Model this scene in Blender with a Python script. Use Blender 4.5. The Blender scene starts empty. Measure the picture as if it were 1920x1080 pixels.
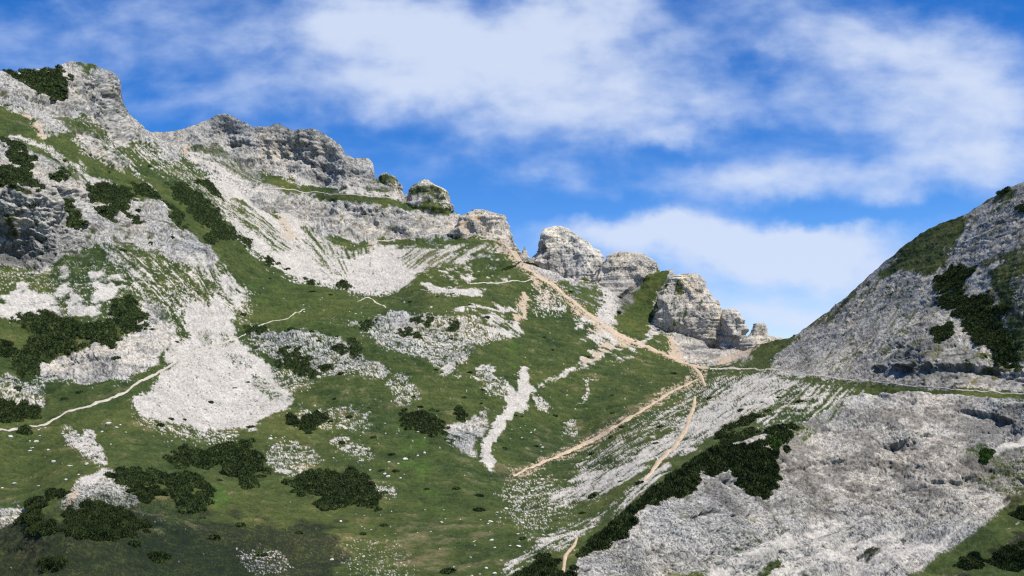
import bpy, math, random
import numpy as np
from mathutils import Vector, Matrix

# ------------------------------------------------------------------ camera, sky, sun
sc = bpy.context.scene
F = 1662.0                       # focal length in photograph pixels (1920 wide)
PITCH = math.radians(6.2)
cd = bpy.data.cameras.new("camera")
cd.sensor_width = 36.0
cd.lens = 36.0 * F / 1920.0
cd.clip_start = 0.5
cd.clip_end = 60000.0
cam = bpy.data.objects.new("camera", cd)
sc.collection.objects.link(cam)
cam.location = (0, 0, 0)
cam.rotation_euler = (math.pi / 2 + PITCH, 0, 0)
sc.camera = cam

sc.view_settings.view_transform = 'Standard'
sc.view_settings.look = 'None'
sc.view_settings.gamma = 1.0
sc.view_settings.exposure = 0.36
sc.view_settings.use_curve_mapping = False
sc.cycles.use_denoising = False
sc.cycles.filter_width = 1.25

SUN = Vector((0.36, -0.27, 0.86)).normalized()
el = math.asin(SUN.z)
az = math.atan2(SUN.x, SUN.y)
sd = bpy.data.lights.new("sun", 'SUN')
sd.energy = 5.0
sd.angle = math.radians(0.53)
sd.color = (1.0, 0.95, 0.86)
so = bpy.data.objects.new("sun", sd)
sc.collection.objects.link(so)
so.rotation_euler = SUN.to_track_quat('Z', 'Y').to_euler()

cp, sp = math.cos(PITCH), math.sin(PITCH)


def uv_of(px, py):
    x = (px - 960) / F
    y = (540 - py) / F
    fy = cp - y * sp
    fz = sp + y * cp
    return x / fy, fz / fy


w = bpy.data.worlds.new("World")
sc.world = w
w.use_nodes = True
nt = w.node_tree
nt.nodes.clear()


def nd(tree, typ, **kw):
    n = tree.nodes.new(typ)
    for k, v in kw.items():
        setattr(n, k, v)
    return n


def mth(tree, op, a, b=None, c=None):
    n = nd(tree, 'ShaderNodeMath', operation=op)
    for i, q in enumerate((a, b, c)):
        if q is None:
            continue
        if hasattr(q, 'links'):
            tree.links.new(q, n.inputs[i])
        else:
            n.inputs[i].default_value = q
    return n.outputs[0]


def vmth(tree, op, a, b):
    n = nd(tree, 'ShaderNodeVectorMath', operation=op)
    for i, q in enumerate((a, b)):
        if hasattr(q, 'links'):
            tree.links.new(q, n.inputs[i])
        else:
            n.inputs[i].default_value = q
    return n


L = nt.links
wout = nd(nt, 'ShaderNodeOutputWorld')
bg = nd(nt, 'ShaderNodeBackground')
bg.inputs['Strength'].default_value = 0.077
L.new(bg.outputs[0], wout.inputs[0])
sky = nd(nt, 'ShaderNodeTexSky', sky_type='NISHITA')
sky.sun_disc = False
sky.sun_elevation = el
sky.sun_rotation = az
sky.altitude = 2000
sky.air_density = 1.0
sky.dust_density = 0.2
sky.ozone_density = 2.5
hs = nd(nt, 'ShaderNodeHueSaturation')
hs.inputs['Hue'].default_value = 0.512
hs.inputs['Saturation'].default_value = 1.40
hs.inputs['Value'].default_value = 1.68
L.new(sky.outputs[0], hs.inputs['Color'])
tc = nd(nt, 'ShaderNodeTexCoord')
sx = nd(nt, 'ShaderNodeSeparateXYZ')
L.new(tc.outputs['Generated'], sx.inputs[0])
yy = mth(nt, 'MAXIMUM', mth(nt, 'ABSOLUTE', sx.outputs[1]), 0.05)
uu = mth(nt, 'DIVIDE', sx.outputs[0], yy)
vv = mth(nt, 'DIVIDE', sx.outputs[2], yy)
cmb = nd(nt, 'ShaderNodeCombineXYZ')
L.new(uu, cmb.inputs[0])
L.new(vv, cmb.inputs[1])
# cloud banks: centre and size given as directions of the photographed sky
CLOUDS = [  # px, py, rx, ry, weight
    (600, 30, 200, 70, .50), (760, 60, 220, 90, .62), (980, 70, 230, 110, .72), (1120, 30, 170, 80, .45), (960, 180, 230, 70, .55),
    (1180, 215, 180, 60, .66), (760, 150, 170, 60, .38), (560, 170, 120, 45, .24), (1290, 130, 110, 60, .25),
    (1520, 60, 210, 60, .38), (1700, 90, 200, 80, .50), (1830, 210, 190, 90, .62), (1640, 230, 170, 60, .42), (1480, 190, 120, 50, .35),
    (1450, 320, 130, 40, .55), (1600, 350, 180, 40, .46), (1330, 350, 120, 30, .20), (1860, 320, 170, 50, .42), (1740, 300, 120, 40, .30),
    (1150, 440, 150, 42, .72), (1330, 445, 200, 46, .85), (1500, 475, 190, 45, .70), (1300, 540, 280, 70, .42), (1600, 500, 170, 45, .60), (1480, 600, 220, 40, .85),
    (60, 40, 180, 40, .26), (180, 110, 160, 36, .24), (320, 60, 130, 35, .28), (430, 150, 130, 40, .26), (330, 190, 120, 30, .22),
    (1060, 320, 60, 26, .40), (880, 260, 100, 40, .24), (1180, 350, 90, 24, .18), (-150, 100, 200, 100, .4), (2200, 200, 260, 200, .5), (600, -200, 600, 160, .5), (1500, -250, 500, 160, .4),
    (1640, 408, 150, 20, -.75), (1450, 396, 80, 14, -.25), (920, 380, 140, 40, -.40), (1260, 285, 80, 22, -.45), (1390, 235, 50, 30, -.28), (1420, 110, 60, 40, -.30), (1900, 10, 50, 40, -.5), (300, 260, 200, 50, -.2), (720, 250, 120, 40, -.2), (1100, 385, 120, 14, -.4),
]
# warp the lookup so that bank edges break into wisps
wn = nd(nt, 'ShaderNodeTexNoise')
wn.inputs['Scale'].default_value = 7.0
wn.inputs['Detail'].default_value = 5.0
wn.inputs['Roughness'].default_value = 0.6
L.new(cmb.outputs[0], wn.inputs['Vector'])
wv = vmth(nt, 'SUBTRACT', wn.outputs['Color'], (0.5, 0.5, 0.5))
ws = vmth(nt, 'MULTIPLY', wv.outputs[0], (0.16, 0.10, 0.0))
uvw = vmth(nt, 'ADD', cmb.outputs[0], ws.outputs[0])
acc = None
for (px, py, rx, ry, wt) in CLOUDS:
    u0, v0 = uv_of(px, py)
    d = vmth(nt, 'SUBTRACT', uvw.outputs[0], (u0, v0, 0))
    s = vmth(nt, 'MULTIPLY', d.outputs[0], (F / rx, F / ry, 0))
    q = vmth(nt, 'DOT_PRODUCT', s.outputs[0], s.outputs[0])
    e = mth(nt, 'POWER', 0.4, q.outputs['Value'])
    acc = mth(nt, 'MULTIPLY', e, wt) if acc is None else mth(nt, 'MULTIPLY_ADD', e, wt, acc)
st = vmth(nt, 'MULTIPLY', cmb.outputs[0], (1.0, 1.9, 1.0))
n1 = nd(nt, 'ShaderNodeTexNoise')
n1.inputs['Scale'].default_value = 6.5
n1.inputs['Detail'].default_value = 7.0
n1.inputs['Roughness'].default_value = 0.52
n1.inputs['Distortion'].default_value = 0.4
L.new(st.outputs[0], n1.inputs['Vector'])
nn = mth(nt, 'SUBTRACT', n1.outputs['Fac'], 0.5)
n2 = nd(nt, 'ShaderNodeTexNoise')
n2.inputs['Scale'].default_value = 17.0
n2.inputs['Detail'].default_value = 4.0
n2.inputs['Roughness'].default_value = 0.5
L.new(st.outputs[0], n2.inputs['Vector'])
nn = mth(nt, 'MULTIPLY_ADD', mth(nt, 'SUBTRACT', n2.outputs['Fac'], 0.5), 0.60, nn)
dens = mth(nt, 'MULTIPLY_ADD', nn, 1.45, acc)
dens = mth(nt, 'MULTIPLY', dens, 1.05)
mr = nd(nt, 'ShaderNodeMapRange', interpolation_type='SMOOTHSTEP')
mr.inputs['From Min'].default_value = -0.24
mr.inputs['From Max'].default_value = 1.2
mr.inputs['To Max'].default_value = 0.9
L.new(dens, mr.inputs['Value'])
# cloud brightness: slightly greyer low in the bank
cg = nd(nt, 'ShaderNodeMix', data_type='RGBA')
L.new(mr.outputs[0], cg.inputs['Factor'])
cg.inputs['A'].default_value = (4.0, 5.8, 9.6, 1)
cg.inputs['B'].default_value = (7.3, 8.1, 9.7, 1)
mx = nd(nt, 'ShaderNodeMix', data_type='RGBA')
L.new(mr.outputs[0], mx.inputs['Factor'])
L.new(hs.outputs[0], mx.inputs['A'])
L.new(cg.outputs['Result'], mx.inputs['B'])
L.new(mx.outputs['Result'], bg.inputs['Color'])

# ------------------------------------------------------------------ numeric helpers
rng = np.random.default_rng(7)
random.seed(7)
PERM = np.concatenate([rng.permutation(256)] * 3).astype(np.int32)
GR = rng.normal(size=(256, 3)).astype(np.float32)
GR /= np.linalg.norm(GR, axis=1)[:, None]


def perlin(x, y, z):
    x = np.asarray(x, np.float32); y = np.asarray(y, np.float32); z = np.asarray(z, np.float32)
    xi = np.floor(x); yi = np.floor(y); zi = np.floor(z)
    fx = x - xi; fy = y - yi; fz = z - zi
    X = xi.astype(np.int32) & 255; Y = yi.astype(np.int32) & 255; Z = zi.astype(np.int32) & 255
    u = fx * fx * fx * (fx * (fx * 6 - 15) + 10)
    v = fy * fy * fy * (fy * (fy * 6 - 15) + 10)
    t = fz * fz * fz * (fz * (fz * 6 - 15) + 10)

    def g(i, j, k):
        h = PERM[PERM[PERM[X + i] + Y + j] + Z + k]
        q = GR[h]
        return q[..., 0] * (fx - i) + q[..., 1] * (fy - j) + q[..., 2] * (fz - k)
    a = g(0, 0, 0) + u * (g(1, 0, 0) - g(0, 0, 0))
    b = g(0, 1, 0) + u * (g(1, 1, 0) - g(0, 1, 0))
    c = g(0, 0, 1) + u * (g(1, 0, 1) - g(0, 0, 1))
    d = g(0, 1, 1) + u * (g(1, 1, 1) - g(0, 1, 1))
    e = a + v * (b - a)
    f = c + v * (d - c)
    return (e + t * (f - e)) * 3.2          # standard deviation near 1


def fbm(x, y, z, lam, octs=3, seed=0.0, gain=0.55):
    s = 0; a = 1.0; n = 0
    for o in range(octs):
        k = 2.03 ** o / lam
        s = s + a * perlin(x * k + seed + 17.3 * o, y * k + seed * 1.7, z * k - seed + 5.1 * o)
        n += a * a; a *= gain
    return s / math.sqrt(n)


def ridged(x, y, z, lam, octs=4, seed=0.0):
    s = 0; a = 1.0; n = 0
    for o in range(octs):
        k = 2.1 ** o / lam
        s = s + a * (1 - np.abs(perlin(x * k + seed + 9.1 * o, y * k + seed, z * k - seed)) * 1.1)
        n += a; a *= 0.55
    return s / n                            # about 0.15 .. 1, sharp crests


def sstep(x, a, b):
    t = np.clip((x - a) / (b - a), 0, 1)
    return t * t * (3 - 2 * t)


def ray_point(px, py, zc):
    xc = (px - 960) / F * zc
    yc = (540 - py) / F * zc
    return np.stack([xc, zc * cp - yc * sp, zc * sp + yc * cp], -1)


def tps(ctrl):
    """depth over a slope: planes in the world are linear in inverse depth, so blend inverse depth smoothly"""
    c = np.array(ctrl, float)
    P = c[:, :2] / 500.0
    d = 100.0 / c[:, 2]
    n = len(P)
    r2 = ((P[:, None] - P[None]) ** 2).sum(-1)
    K = 0.5 * r2 * np.log(r2 + 1e-12) + np.eye(n) * 0.0015
    A = np.zeros((n + 3, n + 3))
    A[:n, :n] = K; A[:n, n] = 1; A[:n, n + 1:] = P; A[n, :n] = 1; A[n + 1:, :n] = P.T
    sol = np.linalg.solve(A, np.concatenate([d, np.zeros(3)]))
    gx = np.arange(-544, 2500, 12.0); gy = np.arange(-40, 1460, 12.0)
    GX, GY = np.meshgrid(gx / 500, gy / 500)
    o = sol[n] + sol[n + 1] * GX + sol[n + 2] * GY
    for i in range(n):
        q = (GX - P[i, 0]) ** 2 + (GY - P[i, 1]) ** 2
        o = o + sol[i] * 0.5 * q * np.log(q + 1e-12)
    o = np.clip(o, 100 / 1300.0, 100 / 55.0)

    def f(px, py):
        return 100.0 / bilin(o, (np.asarray(px) + 544) / 12.0, (np.asarray(py) + 40) / 12.0)
    return f


def bilin(g, x, y):
    h, wd = g.shape[:2]
    x = np.clip(x, 0, wd - 1.001); y = np.clip(y, 0, h - 1.001)
    i = x.astype(int); j = y.astype(int)
    fx = x - i; fy = y - j
    if g.ndim == 3:
        fx = fx[..., None]; fy = fy[..., None]
    return (g[j, i] * (1 - fx) + g[j, i + 1] * fx) * (1 - fy) + (g[j + 1, i] * (1 - fx) + g[j + 1, i + 1] * fx) * fy


def inpoly(px, py, poly):
    r = np.zeros(np.shape(px), bool)
    n = len(poly)
    for i in range(n):
        x1, y1 = poly[i]; x2, y2 = poly[(i + 1) % n]
        if y1 == y2:
            continue
        c = ((y1 > py) != (y2 > py)) & (px < (x2 - x1) * (py - y1) / (y2 - y1) + x1)
        r ^= c
    return r


def blur(a, k):
    if k < 1:
        return a
    for ax in (0, 1):
        for _ in range(2):
            c = np.cumsum(np.concatenate([np.repeat(np.take(a, [0], ax), k + 1, ax), a, np.repeat(np.take(a, [-1], ax), k, ax)], ax), ax)
            n = a.shape[ax]
            hi = np.take(c, np.arange(2 * k + 1, 2 * k + 1 + n), ax)
            lo = np.take(c, np.arange(0, n), ax)
            a = (hi - lo) / (2 * k + 1)
    return a


# ------------------------------------------------------------------ materials
def mat_terrain(name, bump_scale=0.9, bump=0.5):
    m = bpy.data.materials.new(name)
    m.use_nodes = True
    t = m.node_tree
    b = t.nodes['Principled BSDF']
    b.inputs['Roughness'].default_value = 0.95
    b.inputs['Specular IOR Level'].default_value = 0.12
    a = nd(t, 'ShaderNodeAttribute', attribute_name='cover')
    tcn = nd(t, 'ShaderNodeTexCoord')
    n = nd(t, 'ShaderNodeTexNoise')
    n.inputs['Scale'].default_value = bump_scale
    n.inputs['Detail'].default_value = 6
    n.inputs['Roughness'].default_value = 0.65
    t.links.new(tcn.outputs['Object'], n.inputs['Vector'])
    mp = nd(t, 'ShaderNodeMapRange')
    mp.inputs['From Min'].default_value = 0.25
    mp.inputs['From Max'].default_value = 0.75
    mp.inputs['To Min'].default_value = 0.62
    mp.inputs['To Max'].default_value = 1.38
    t.links.new(n.outputs['Fac'], mp.inputs['Value'])
    mul = nd(t, 'ShaderNodeMix', data_type='RGBA', blend_type='MULTIPLY')
    mul.inputs['Factor'].default_value = 1.0
    t.links.new(a.outputs['Color'], mul.inputs['A'])
    t.links.new(mp.outputs[0], mul.inputs['B'])
    t.links.new(mul.outputs['Result'], b.inputs['Base Color'])
    bp = nd(t, 'ShaderNodeBump')
    bp.inputs['Distance'].default_value = 0.6
    bp.inputs['Strength'].default_value = bump
    t.links.new(n.outputs['Fac'], bp.inputs['Height'])
    t.links.new(bp.outputs[0], b.inputs['Normal'])
    return m


def mat_simple(name, cols, scale=1.0, rough=0.9, spec=0.15, bump=0.0):
    m = bpy.data.materials.new(name)
    m.use_nodes = True
    t = m.node_tree
    b = t.nodes['Principled BSDF']
    b.inputs['Roughness'].default_value = rough
    b.inputs['Specular IOR Level'].default_value = spec
    g = nd(t, 'ShaderNodeNewGeometry')
    n = nd(t, 'ShaderNodeTexNoise')
    n.inputs['Scale'].default_value = scale
    n.inputs['Detail'].default_value = 4
    t.links.new(g.outputs['Position'], n.inputs['Vector'])
    r = nd(t, 'ShaderNodeValToRGB')
    r.color_ramp.elements[0].position = 0.3
    r.color_ramp.elements[1].position = 0.7
    r.color_ramp.elements[0].color = (*cols[0], 1)
    r.color_ramp.elements[1].color = (*cols[1], 1)
    t.links.new(n.outputs['Fac'], r.inputs[0])
    t.links.new(r.outputs[0], b.inputs['Base Color'])
    if bump:
        bp = nd(t, 'ShaderNodeBump')
        bp.inputs['Distance'].default_value = 0.3
        bp.inputs['Strength'].default_value = bump
        t.links.new(n.outputs['Fac'], bp.inputs['Height'])
        t.links.new(bp.outputs[0], b.inputs['Normal'])
    return m


M_TERR = mat_terrain('mountain_ground')
M_SHRUB = mat_simple('dwarf_pine_foliage', ((.009, .017, .006), (.052, .074, .021)), .35, .8, .1)
M_SHRUB_L = mat_simple('light_shrub_foliage', ((.03, .06, .012), (.07, .12, .022)), .35, .8, .1)
M_BOULDER = mat_simple('pale_boulder', ((.36, .345, .31), (.58, .56, .51)), 1.5, .9, .1, .6)
M_TRAIL = mat_simple('tan_trail', ((.33, .25, .165), (.48, .38, .275)), .5, .95, .05, .3)
M_TRAIL_W = mat_simple('pale_trail', ((.33, .295, .24), (.45, .41, .345)), .5, .95, .05, .3)


def mesh_np(name, V, faces, mat, cover=None, parent=None):
    me = bpy.data.meshes.new(name)
    V = np.asarray(V, np.float32)
    faces = np.asarray(faces, np.int32)
    k = faces.shape[1]
    me.vertices.add(len(V))
    me.vertices.foreach_set('co', V.ravel())
    me.loops.add(faces.size)
    me.loops.foreach_set('vertex_index', faces.ravel())
    me.polygons.add(len(faces))
    me.polygons.foreach_set('loop_start', np.arange(0, faces.size, k, dtype=np.int32))
    me.update(calc_edges=True)
    if cover is not None:
        at = me.attributes.new('cover', 'FLOAT_COLOR', 'POINT')
        c4 = np.ones((len(V), 4), np.float32)
        c4[:, :3] = cover
        at.data.foreach_set('color', c4.ravel())
    me.materials.append(mat)
    o = bpy.data.objects.new(name, me)
    sc.collection.objects.link(o)
    if parent is not None:
        o.parent = parent
    return o


def structure(o):
    o['kind'] = 'structure'
    return o


def tag(o, label, cat, group=None):
    o['label'] = label
    o['category'] = cat
    if group:
        o['group'] = group
    return o


def submesh(name, V, Q, C, keep, mat):
    q = Q[keep]
    idx = np.unique(q)
    mp = np.zeros(len(V), np.int32)
    mp[idx] = np.arange(len(idx))
    return mesh_np(name, V[idx], mp[q], mat, C[idx])


# ------------------------------------------------------------------ ground cover: what grows or lies where, and shade painted in
GRASS, HEATH_SHADE, ROCK, SCREE, SOIL, DRY, LUSH, DARKR_SHADE = range(8)  # heath and dark rock tones double as painted shade
#   class, outline, blur px, density (interior bias), noise amp, noise kind, edge jitter px
PAINT = []


def paint(cls, poly, soft=8, d=2.0, amp=0.5, kind='mid', jit=6):
    if cls == SCREE and soft > 3:
        soft, amp = soft * 1.5, amp + .12
    if cls == ROCK and kind == 'mid':
        kind, soft, jit = 'fine', soft + 3, 9
    PAINT.append((cls, poly, soft, d, amp, kind, jit))


def line_poly(pts, wd):
    """a ribbon outline around a polyline, for narrow chutes"""
    p = np.array(pts, float)
    wd = np.broadcast_to(np.array(wd, float), (len(p),))
    t = np.gradient(p, axis=0)
    t /= np.linalg.norm(t, axis=1)[:, None] + 1e-9
    n = np.stack([-t[:, 1], t[:, 0]], 1)
    return [tuple(q) for q in np.concatenate([p + n * wd[:, None] / 2, (p - n * wd[:, None] / 2)[::-1]])]


# --- far wall and bowl
paint(ROCK, [(250, 200), (1000, 200), (1010, 520), (850, 470), (700, 458), (600, 442), (520, 400), (440, 370), (360, 300), (270, 250)], 5, 2, .4)
paint(GRASS, [(355, 268), (400, 272), (430, 285), (430, 296), (395, 292), (360, 285)], 6, .4, .7, 'fine')
paint(GRASS, [(380, 300), (450, 300), (500, 325), (520, 352), (470, 350), (420, 330)], 8, -.1, .9, 'fallL')
paint(SCREE, [(350, 275), (380, 290), (470, 345), (520, 362), (470, 358), (420, 345), (360, 300)], 5, .3, .8, 'fallL')
paint(GRASS, [(480, 318), (520, 332), (560, 340), (600, 345), (690, 358), (760, 378), (860, 392), (880, 402), (800, 398), (740, 392), (640, 374), (540, 362), (490, 345)], 5, 1.0, .8, 'mid')
paint(SCREE, [(545, 325), (590, 335), (575, 345), (560, 340)], 3, 1, .4)
paint(SCREE, [(630, 345), (680, 352), (745, 368), (740, 374), (690, 366), (640, 360)], 3, .4, .8)
paint(GRASS, [(690, 345), (712, 328), (740, 330), (748, 352), (720, 362), (690, 360)], 5, .0, 1.0, 'strata')
paint(GRASS, [(765, 350), (785, 336), (812, 342), (834, 354), (838, 385), (800, 388), (790, 366), (760, 366)], 5, .15, 1.0, 'strata')
paint(DARKR_SHADE, [(430, 372), (520, 380), (620, 395), (720, 400), (840, 405), (845, 425), (760, 420), (640, 410), (520, 398)], 9, -.3, .8, 'strata')
# bowl scree fans
paint(SCREE, [(380, 318), (430, 345), (470, 375), (515, 412), (540, 395), (580, 425), (620, 452), (660, 470), (700, 458), (780, 455), (850, 455), (930, 455), (980, 500), (900, 505), (830, 490), (790, 510), (750, 545), (690, 552), (620, 535), (560, 525), (500, 490), (440, 430), (410, 380)], 8, 1.5, .95, 'bowl')
paint(GRASS, [(400, 350), (470, 390), (530, 440), (560, 470), (520, 470), (470, 430), (420, 390)], 10, -.05, 1.1, 'fallL')
paint(GRASS, [(560, 425), (600, 430), (650, 448), (690, 452), (700, 470), (650, 485), (600, 470)], 8, -.1, 1.1, 'bowl')
paint(GRASS, [(560, 450), (640, 470), (660, 520), (620, 510), (580, 480)], 12, -.4, 1.25, 'bowl')
paint(GRASS, [(700, 448), (800, 446), (880, 442), (950, 452), (930, 462), (860, 460), (780, 466), (720, 462)], 4, .9, .8, 'mid')
paint(GRASS, [(760, 462), (960, 455), (990, 500), (960, 520), (880, 510), (820, 500), (760, 500)], 8, -.25, 1.3, 'fallR')
paint(DRY, [(800, 470), (860, 460), (850, 490), (800, 495)], 8, -.4, 1.0, 'fallR')
paint(GRASS, [(900, 470), (960, 478), (1000, 520), (990, 535), (900, 520), (850, 505)], 8, .8, .9, 'mid')
paint(SOIL, [(520, 410), (535, 400), (548, 430), (560, 450), (535, 450), (528, 430)], 5, .1, .9, 'fine')
paint(SOIL, [(340, 274), (352, 272), (360, 284), (345, 290)], 3, .8, .6)
paint(SOIL, [(690, 425), (702, 440), (705, 470), (695, 480), (690, 460)], 4, -.4, .9)
paint(SOIL, [(830, 412), (900, 405), (940, 415), (900, 440), (840, 432)], 8, -.6, 1.0)
# --- notch and trail soils
paint(SOIL, [(930, 446), (950, 455), (980, 486), (1012, 488), (1050, 505), (1070, 530), (1050, 540), (1020, 530), (990, 512), (960, 482)], 4, .6, .8, 'fine')
paint(SOIL, [(1000, 515), (1012, 525), (1022, 548), (1045, 560), (1035, 580), (1015, 575), (1012, 550), (1000, 535)], 4, .3, 1.0, 'fine')
paint(SCREE, [(1010, 545), (1060, 555), (1060, 580), (1015, 585)], 8, -.5, 1.2, 'fine')
paint(SOIL, [(985, 545), (992, 552), (985, 575), (990, 585), (972, 612), (964, 612), (974, 580), (976, 560)], 3, .8, .7)
paint(SCREE, [(885, 590), (930, 592), (968, 600), (972, 620), (978, 632), (960, 630), (940, 612), (890, 600)], 4, .0, 1.0)
paint(SCREE, [(780, 530), (800, 532), (850, 540), (905, 545), (905, 552), (850, 554), (805, 546)], 3, 1.2, .6)
paint(SCREE, [(820, 495), (860, 505), (900, 520), (860, 530), (830, 515)], 8, -.4, 1.2)
paint(SCREE, line_poly([(845, 580), (900, 577), (965, 580)], 6), 2, .8, .8)
paint(SCREE, line_poly([(1010, 578), (1060, 578)], 4), 2, .6, .8)
paint(SCREE, [(920, 518), (960, 522), (950, 530), (925, 528)], 3, -.2, 1.0)
paint(SOIL, [(1055, 545), (1085, 570), (1130, 608), (1160, 625), (1190, 642), (1165, 648), (1140, 640), (1110, 610), (1080, 585)], 4, .7, .8, 'fine')
paint(SCREE, [(1100, 615), (1165, 635), (1150, 655), (1135, 665), (1110, 685), (1075, 695), (1100, 665), (1120, 645)], 5, .5, .9)
paint(SOIL, [(1120, 640), (1145, 648), (1135, 664), (1110, 680), (1085, 688), (1110, 662)], 4, .4, .9)
paint(SCREE, [(1085, 585), (1120, 620), (1110, 640), (1080, 620)], 8, -.6, 1.2)
paint(SCREE, line_poly([(1085, 685), (1050, 705), (1010, 725), (980, 735)], (6, 6, 12, 14)), 4, -.1, 1.1, 'fallR')
paint(SCREE, [(1140, 660), (1200, 650), (1180, 670), (1150, 680)], 6, -.6, 1.2)
# tower foots
paint(ROCK, [(985, 480), (1130, 440), (1260, 480), (1410, 560), (1410, 690), (1330, 688), (1260, 668), (1240, 640), (1140, 620), (1080, 565), (1040, 530), (1000, 500)], 6, 1.5, .5)
paint(SCREE, [(1115, 520), (1150, 510), (1180, 530), (1160, 600), (1150, 625), (1120, 600), (1110, 560)], 6, .6, 1.0, 'fallR')
paint(GRASS, [(1040, 530), (1120, 530), (1130, 560), (1110, 600), (1080, 570)], 6, .6, 1.1, 'mid')
paint(GRASS, [(1165, 560), (1215, 520), (1245, 503), (1262, 505), (1240, 545), (1225, 580), (1215, 620), (1235, 645), (1200, 645), (1150, 620), (1160, 580)], 4, 1.6, .7, 'mid', 5)
paint(DARKR_SHADE, [(1150, 560), (1200, 530), (1180, 580), (1160, 600)], 5, .0, .8)  # shadow cast by the grass rib, painted as a dark patch
paint(GRASS, [(1190, 640), (1260, 620), (1255, 660), (1310, 685), (1240, 668)], 6, .8, .9)
paint(SCREE, line_poly([(1315, 560), (1280, 590), (1230, 625), (1190, 650)], 9), 4, .5, 1.0)
paint(GRASS, line_poly([(1315, 565), (1265, 600), (1240, 620)], 8), 4, -.1, 1.2, 'fallR')
paint(GRASS, [(1270, 530), (1285, 520), (1275, 560), (1262, 590), (1258, 575)], 4, .2, 1.0)
paint(SOIL, [(1250, 640), (1262, 625), (1275, 660), (1290, 680), (1255, 668)], 4, .9, .6)
paint(SOIL, [(1290, 515), (1320, 512), (1360, 580), (1350, 640), (1400, 640), (1385, 670), (1340, 672), (1330, 600), (1300, 560)], 10, -.75, .8)
paint(DARKR_SHADE, [(1270, 600), (1330, 610), (1380, 640), (1340, 670), (1280, 650)], 12, -.2, 1.0, 'strata')  # dark beds, with the shade of the overhang painted in
paint(DARKR_SHADE, [(1000, 455), (1012, 440), (1025, 470), (1010, 480)], 5, .2, .8)  # painted shade on the tower's left edge, away from the sun
# pass to the right
paint(GRASS, [(1330, 688), (1480, 640), (1500, 625), (1520, 640), (1440, 690), (1500, 705), (1400, 690), (1330, 720)], 6, .3, 1.1, 'fallR')
paint(SOIL, [(1340, 675), (1400, 650), (1440, 640), (1390, 672), (1345, 690)], 5, .4, .9)
# --- left mountain
paint(ROCK, [(-200, 100), (0, 120), (135, 105), (235, 140), (240, 200), (310, 262), (350, 300), (330, 305), (300, 290), (260, 262), (225, 275), (195, 245), (150, 215), (120, 255), (80, 245), (40, 205), (0, 195), (-200, 200)], 6, 1.7, .7)
paint(GRASS, [(140, 114), (172, 117), (185, 126), (170, 140), (150, 132)], 4, .8, .7)
paint(GRASS, [(150, 135), (180, 150), (215, 195), (240, 235), (200, 205), (170, 170)], 12, -1.0, 1.0, 'fallL')
paint(GRASS, [(105, 205), (150, 225), (160, 245), (120, 240)], 8, .5, 1.0)
paint(ROCK, [(135, 243), (170, 245), (205, 270), (240, 300), (238, 322), (200, 312), (155, 285)], 6, .7, 1.0, 'fallL')
paint(SCREE, [(135, 246), (165, 248), (210, 275), (240, 305), (215, 295), (170, 270)], 5, .2, 1.0, 'fallL')
paint(SCREE, [(225, 270), (300, 280), (350, 310), (400, 355), (440, 420), (480, 460), (450, 445), (405, 390), (350, 340), (290, 310)], 10, -.1, 1.1, 'fallL')
paint(GRASS, [(300, 290), (330, 300), (400, 370), (420, 410), (380, 380), (330, 340)], 12, -.5, 1.0, 'fallL')
paint(SCREE, line_poly([(225, 275), (255, 320), (290, 360), (320, 400)], 5), 3, .1, 1.1, 'fallL')
paint(SOIL, [(38, 203), (48, 203), (58, 218), (50, 220)], 3, 1, .5)
paint(SOIL, line_poly([(60, 230), (75, 242), (88, 258)], 9), 3, .8, .6)
paint(SCREE, line_poly([(15, 258), (45, 258), (75, 272), (100, 285), (125, 310)], (8, 10, 10, 9, 6)), 3, .9, .7)
paint(SCREE, [(160, 325), (185, 328), (220, 345), (200, 350), (165, 342)], 3, 1.2, .5)
paint(SCREE, [(130, 300), (150, 305), (165, 330), (150, 330)], 4, .4, .8)
paint(ROCK, [(-200, 270), (0, 258), (50, 280), (110, 305), (150, 340), (200, 385), (255, 375), (300, 380), (345, 425), (385, 455), (415, 475), (405, 505), (370, 505), (335, 492), (300, 480), (260, 460), (215, 455), (150, 470), (110, 482), (60, 508), (0, 495), (-200, 490)], 7, 1.6, .8)
paint(GRASS, [(60, 270), (110, 290), (160, 340), (120, 330)], 10, -.3, 1.1, 'fallL')
paint(SOIL, [(15, 415), (60, 400), (70, 440), (45, 485), (10, 480)], 12, -.4, .9)
paint(SOIL, [(230, 415), (270, 420), (265, 440), (240, 435)], 6, -.5, .9)
paint(DARKR_SHADE, [(-200, 420), (0, 420), (80, 440), (120, 470), (60, 505), (0, 492), (-200, 490)], 12, .1, .9, 'strata')  # shade of the overhanging cliff painted in dark rock tone
paint(GRASS, [(115, 480), (160, 478), (215, 490), (240, 520), (180, 515), (130, 500)], 8, .9, .8)
paint(ROCK, [(180, 460), (240, 470), (270, 500), (255, 520), (220, 500)], 8, -.2, 1.1, 'fallL')
paint(GRASS, [(240, 455), (280, 460), (330, 500), (300, 520), (260, 490)], 10, .2, 1.1, 'fallL')
paint(DARKR_SHADE, [(-200, 130), (130, 110), (230, 150), (300, 262), (200, 250), (100, 230), (-200, 240)], 14, -.85, 1.0, 'mid', 10)
paint(DARKR_SHADE, [(-200, 280), (100, 310), (300, 385), (410, 480), (300, 480), (60, 500), (-200, 490)], 14, -.65, 1.0, 'mid', 10)
paint(DARKR_SHADE, [(300, 235), (690, 260), (740, 360), (600, 345), (380, 285)], 10, -.75, 1.0, 'mid', 10)
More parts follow.
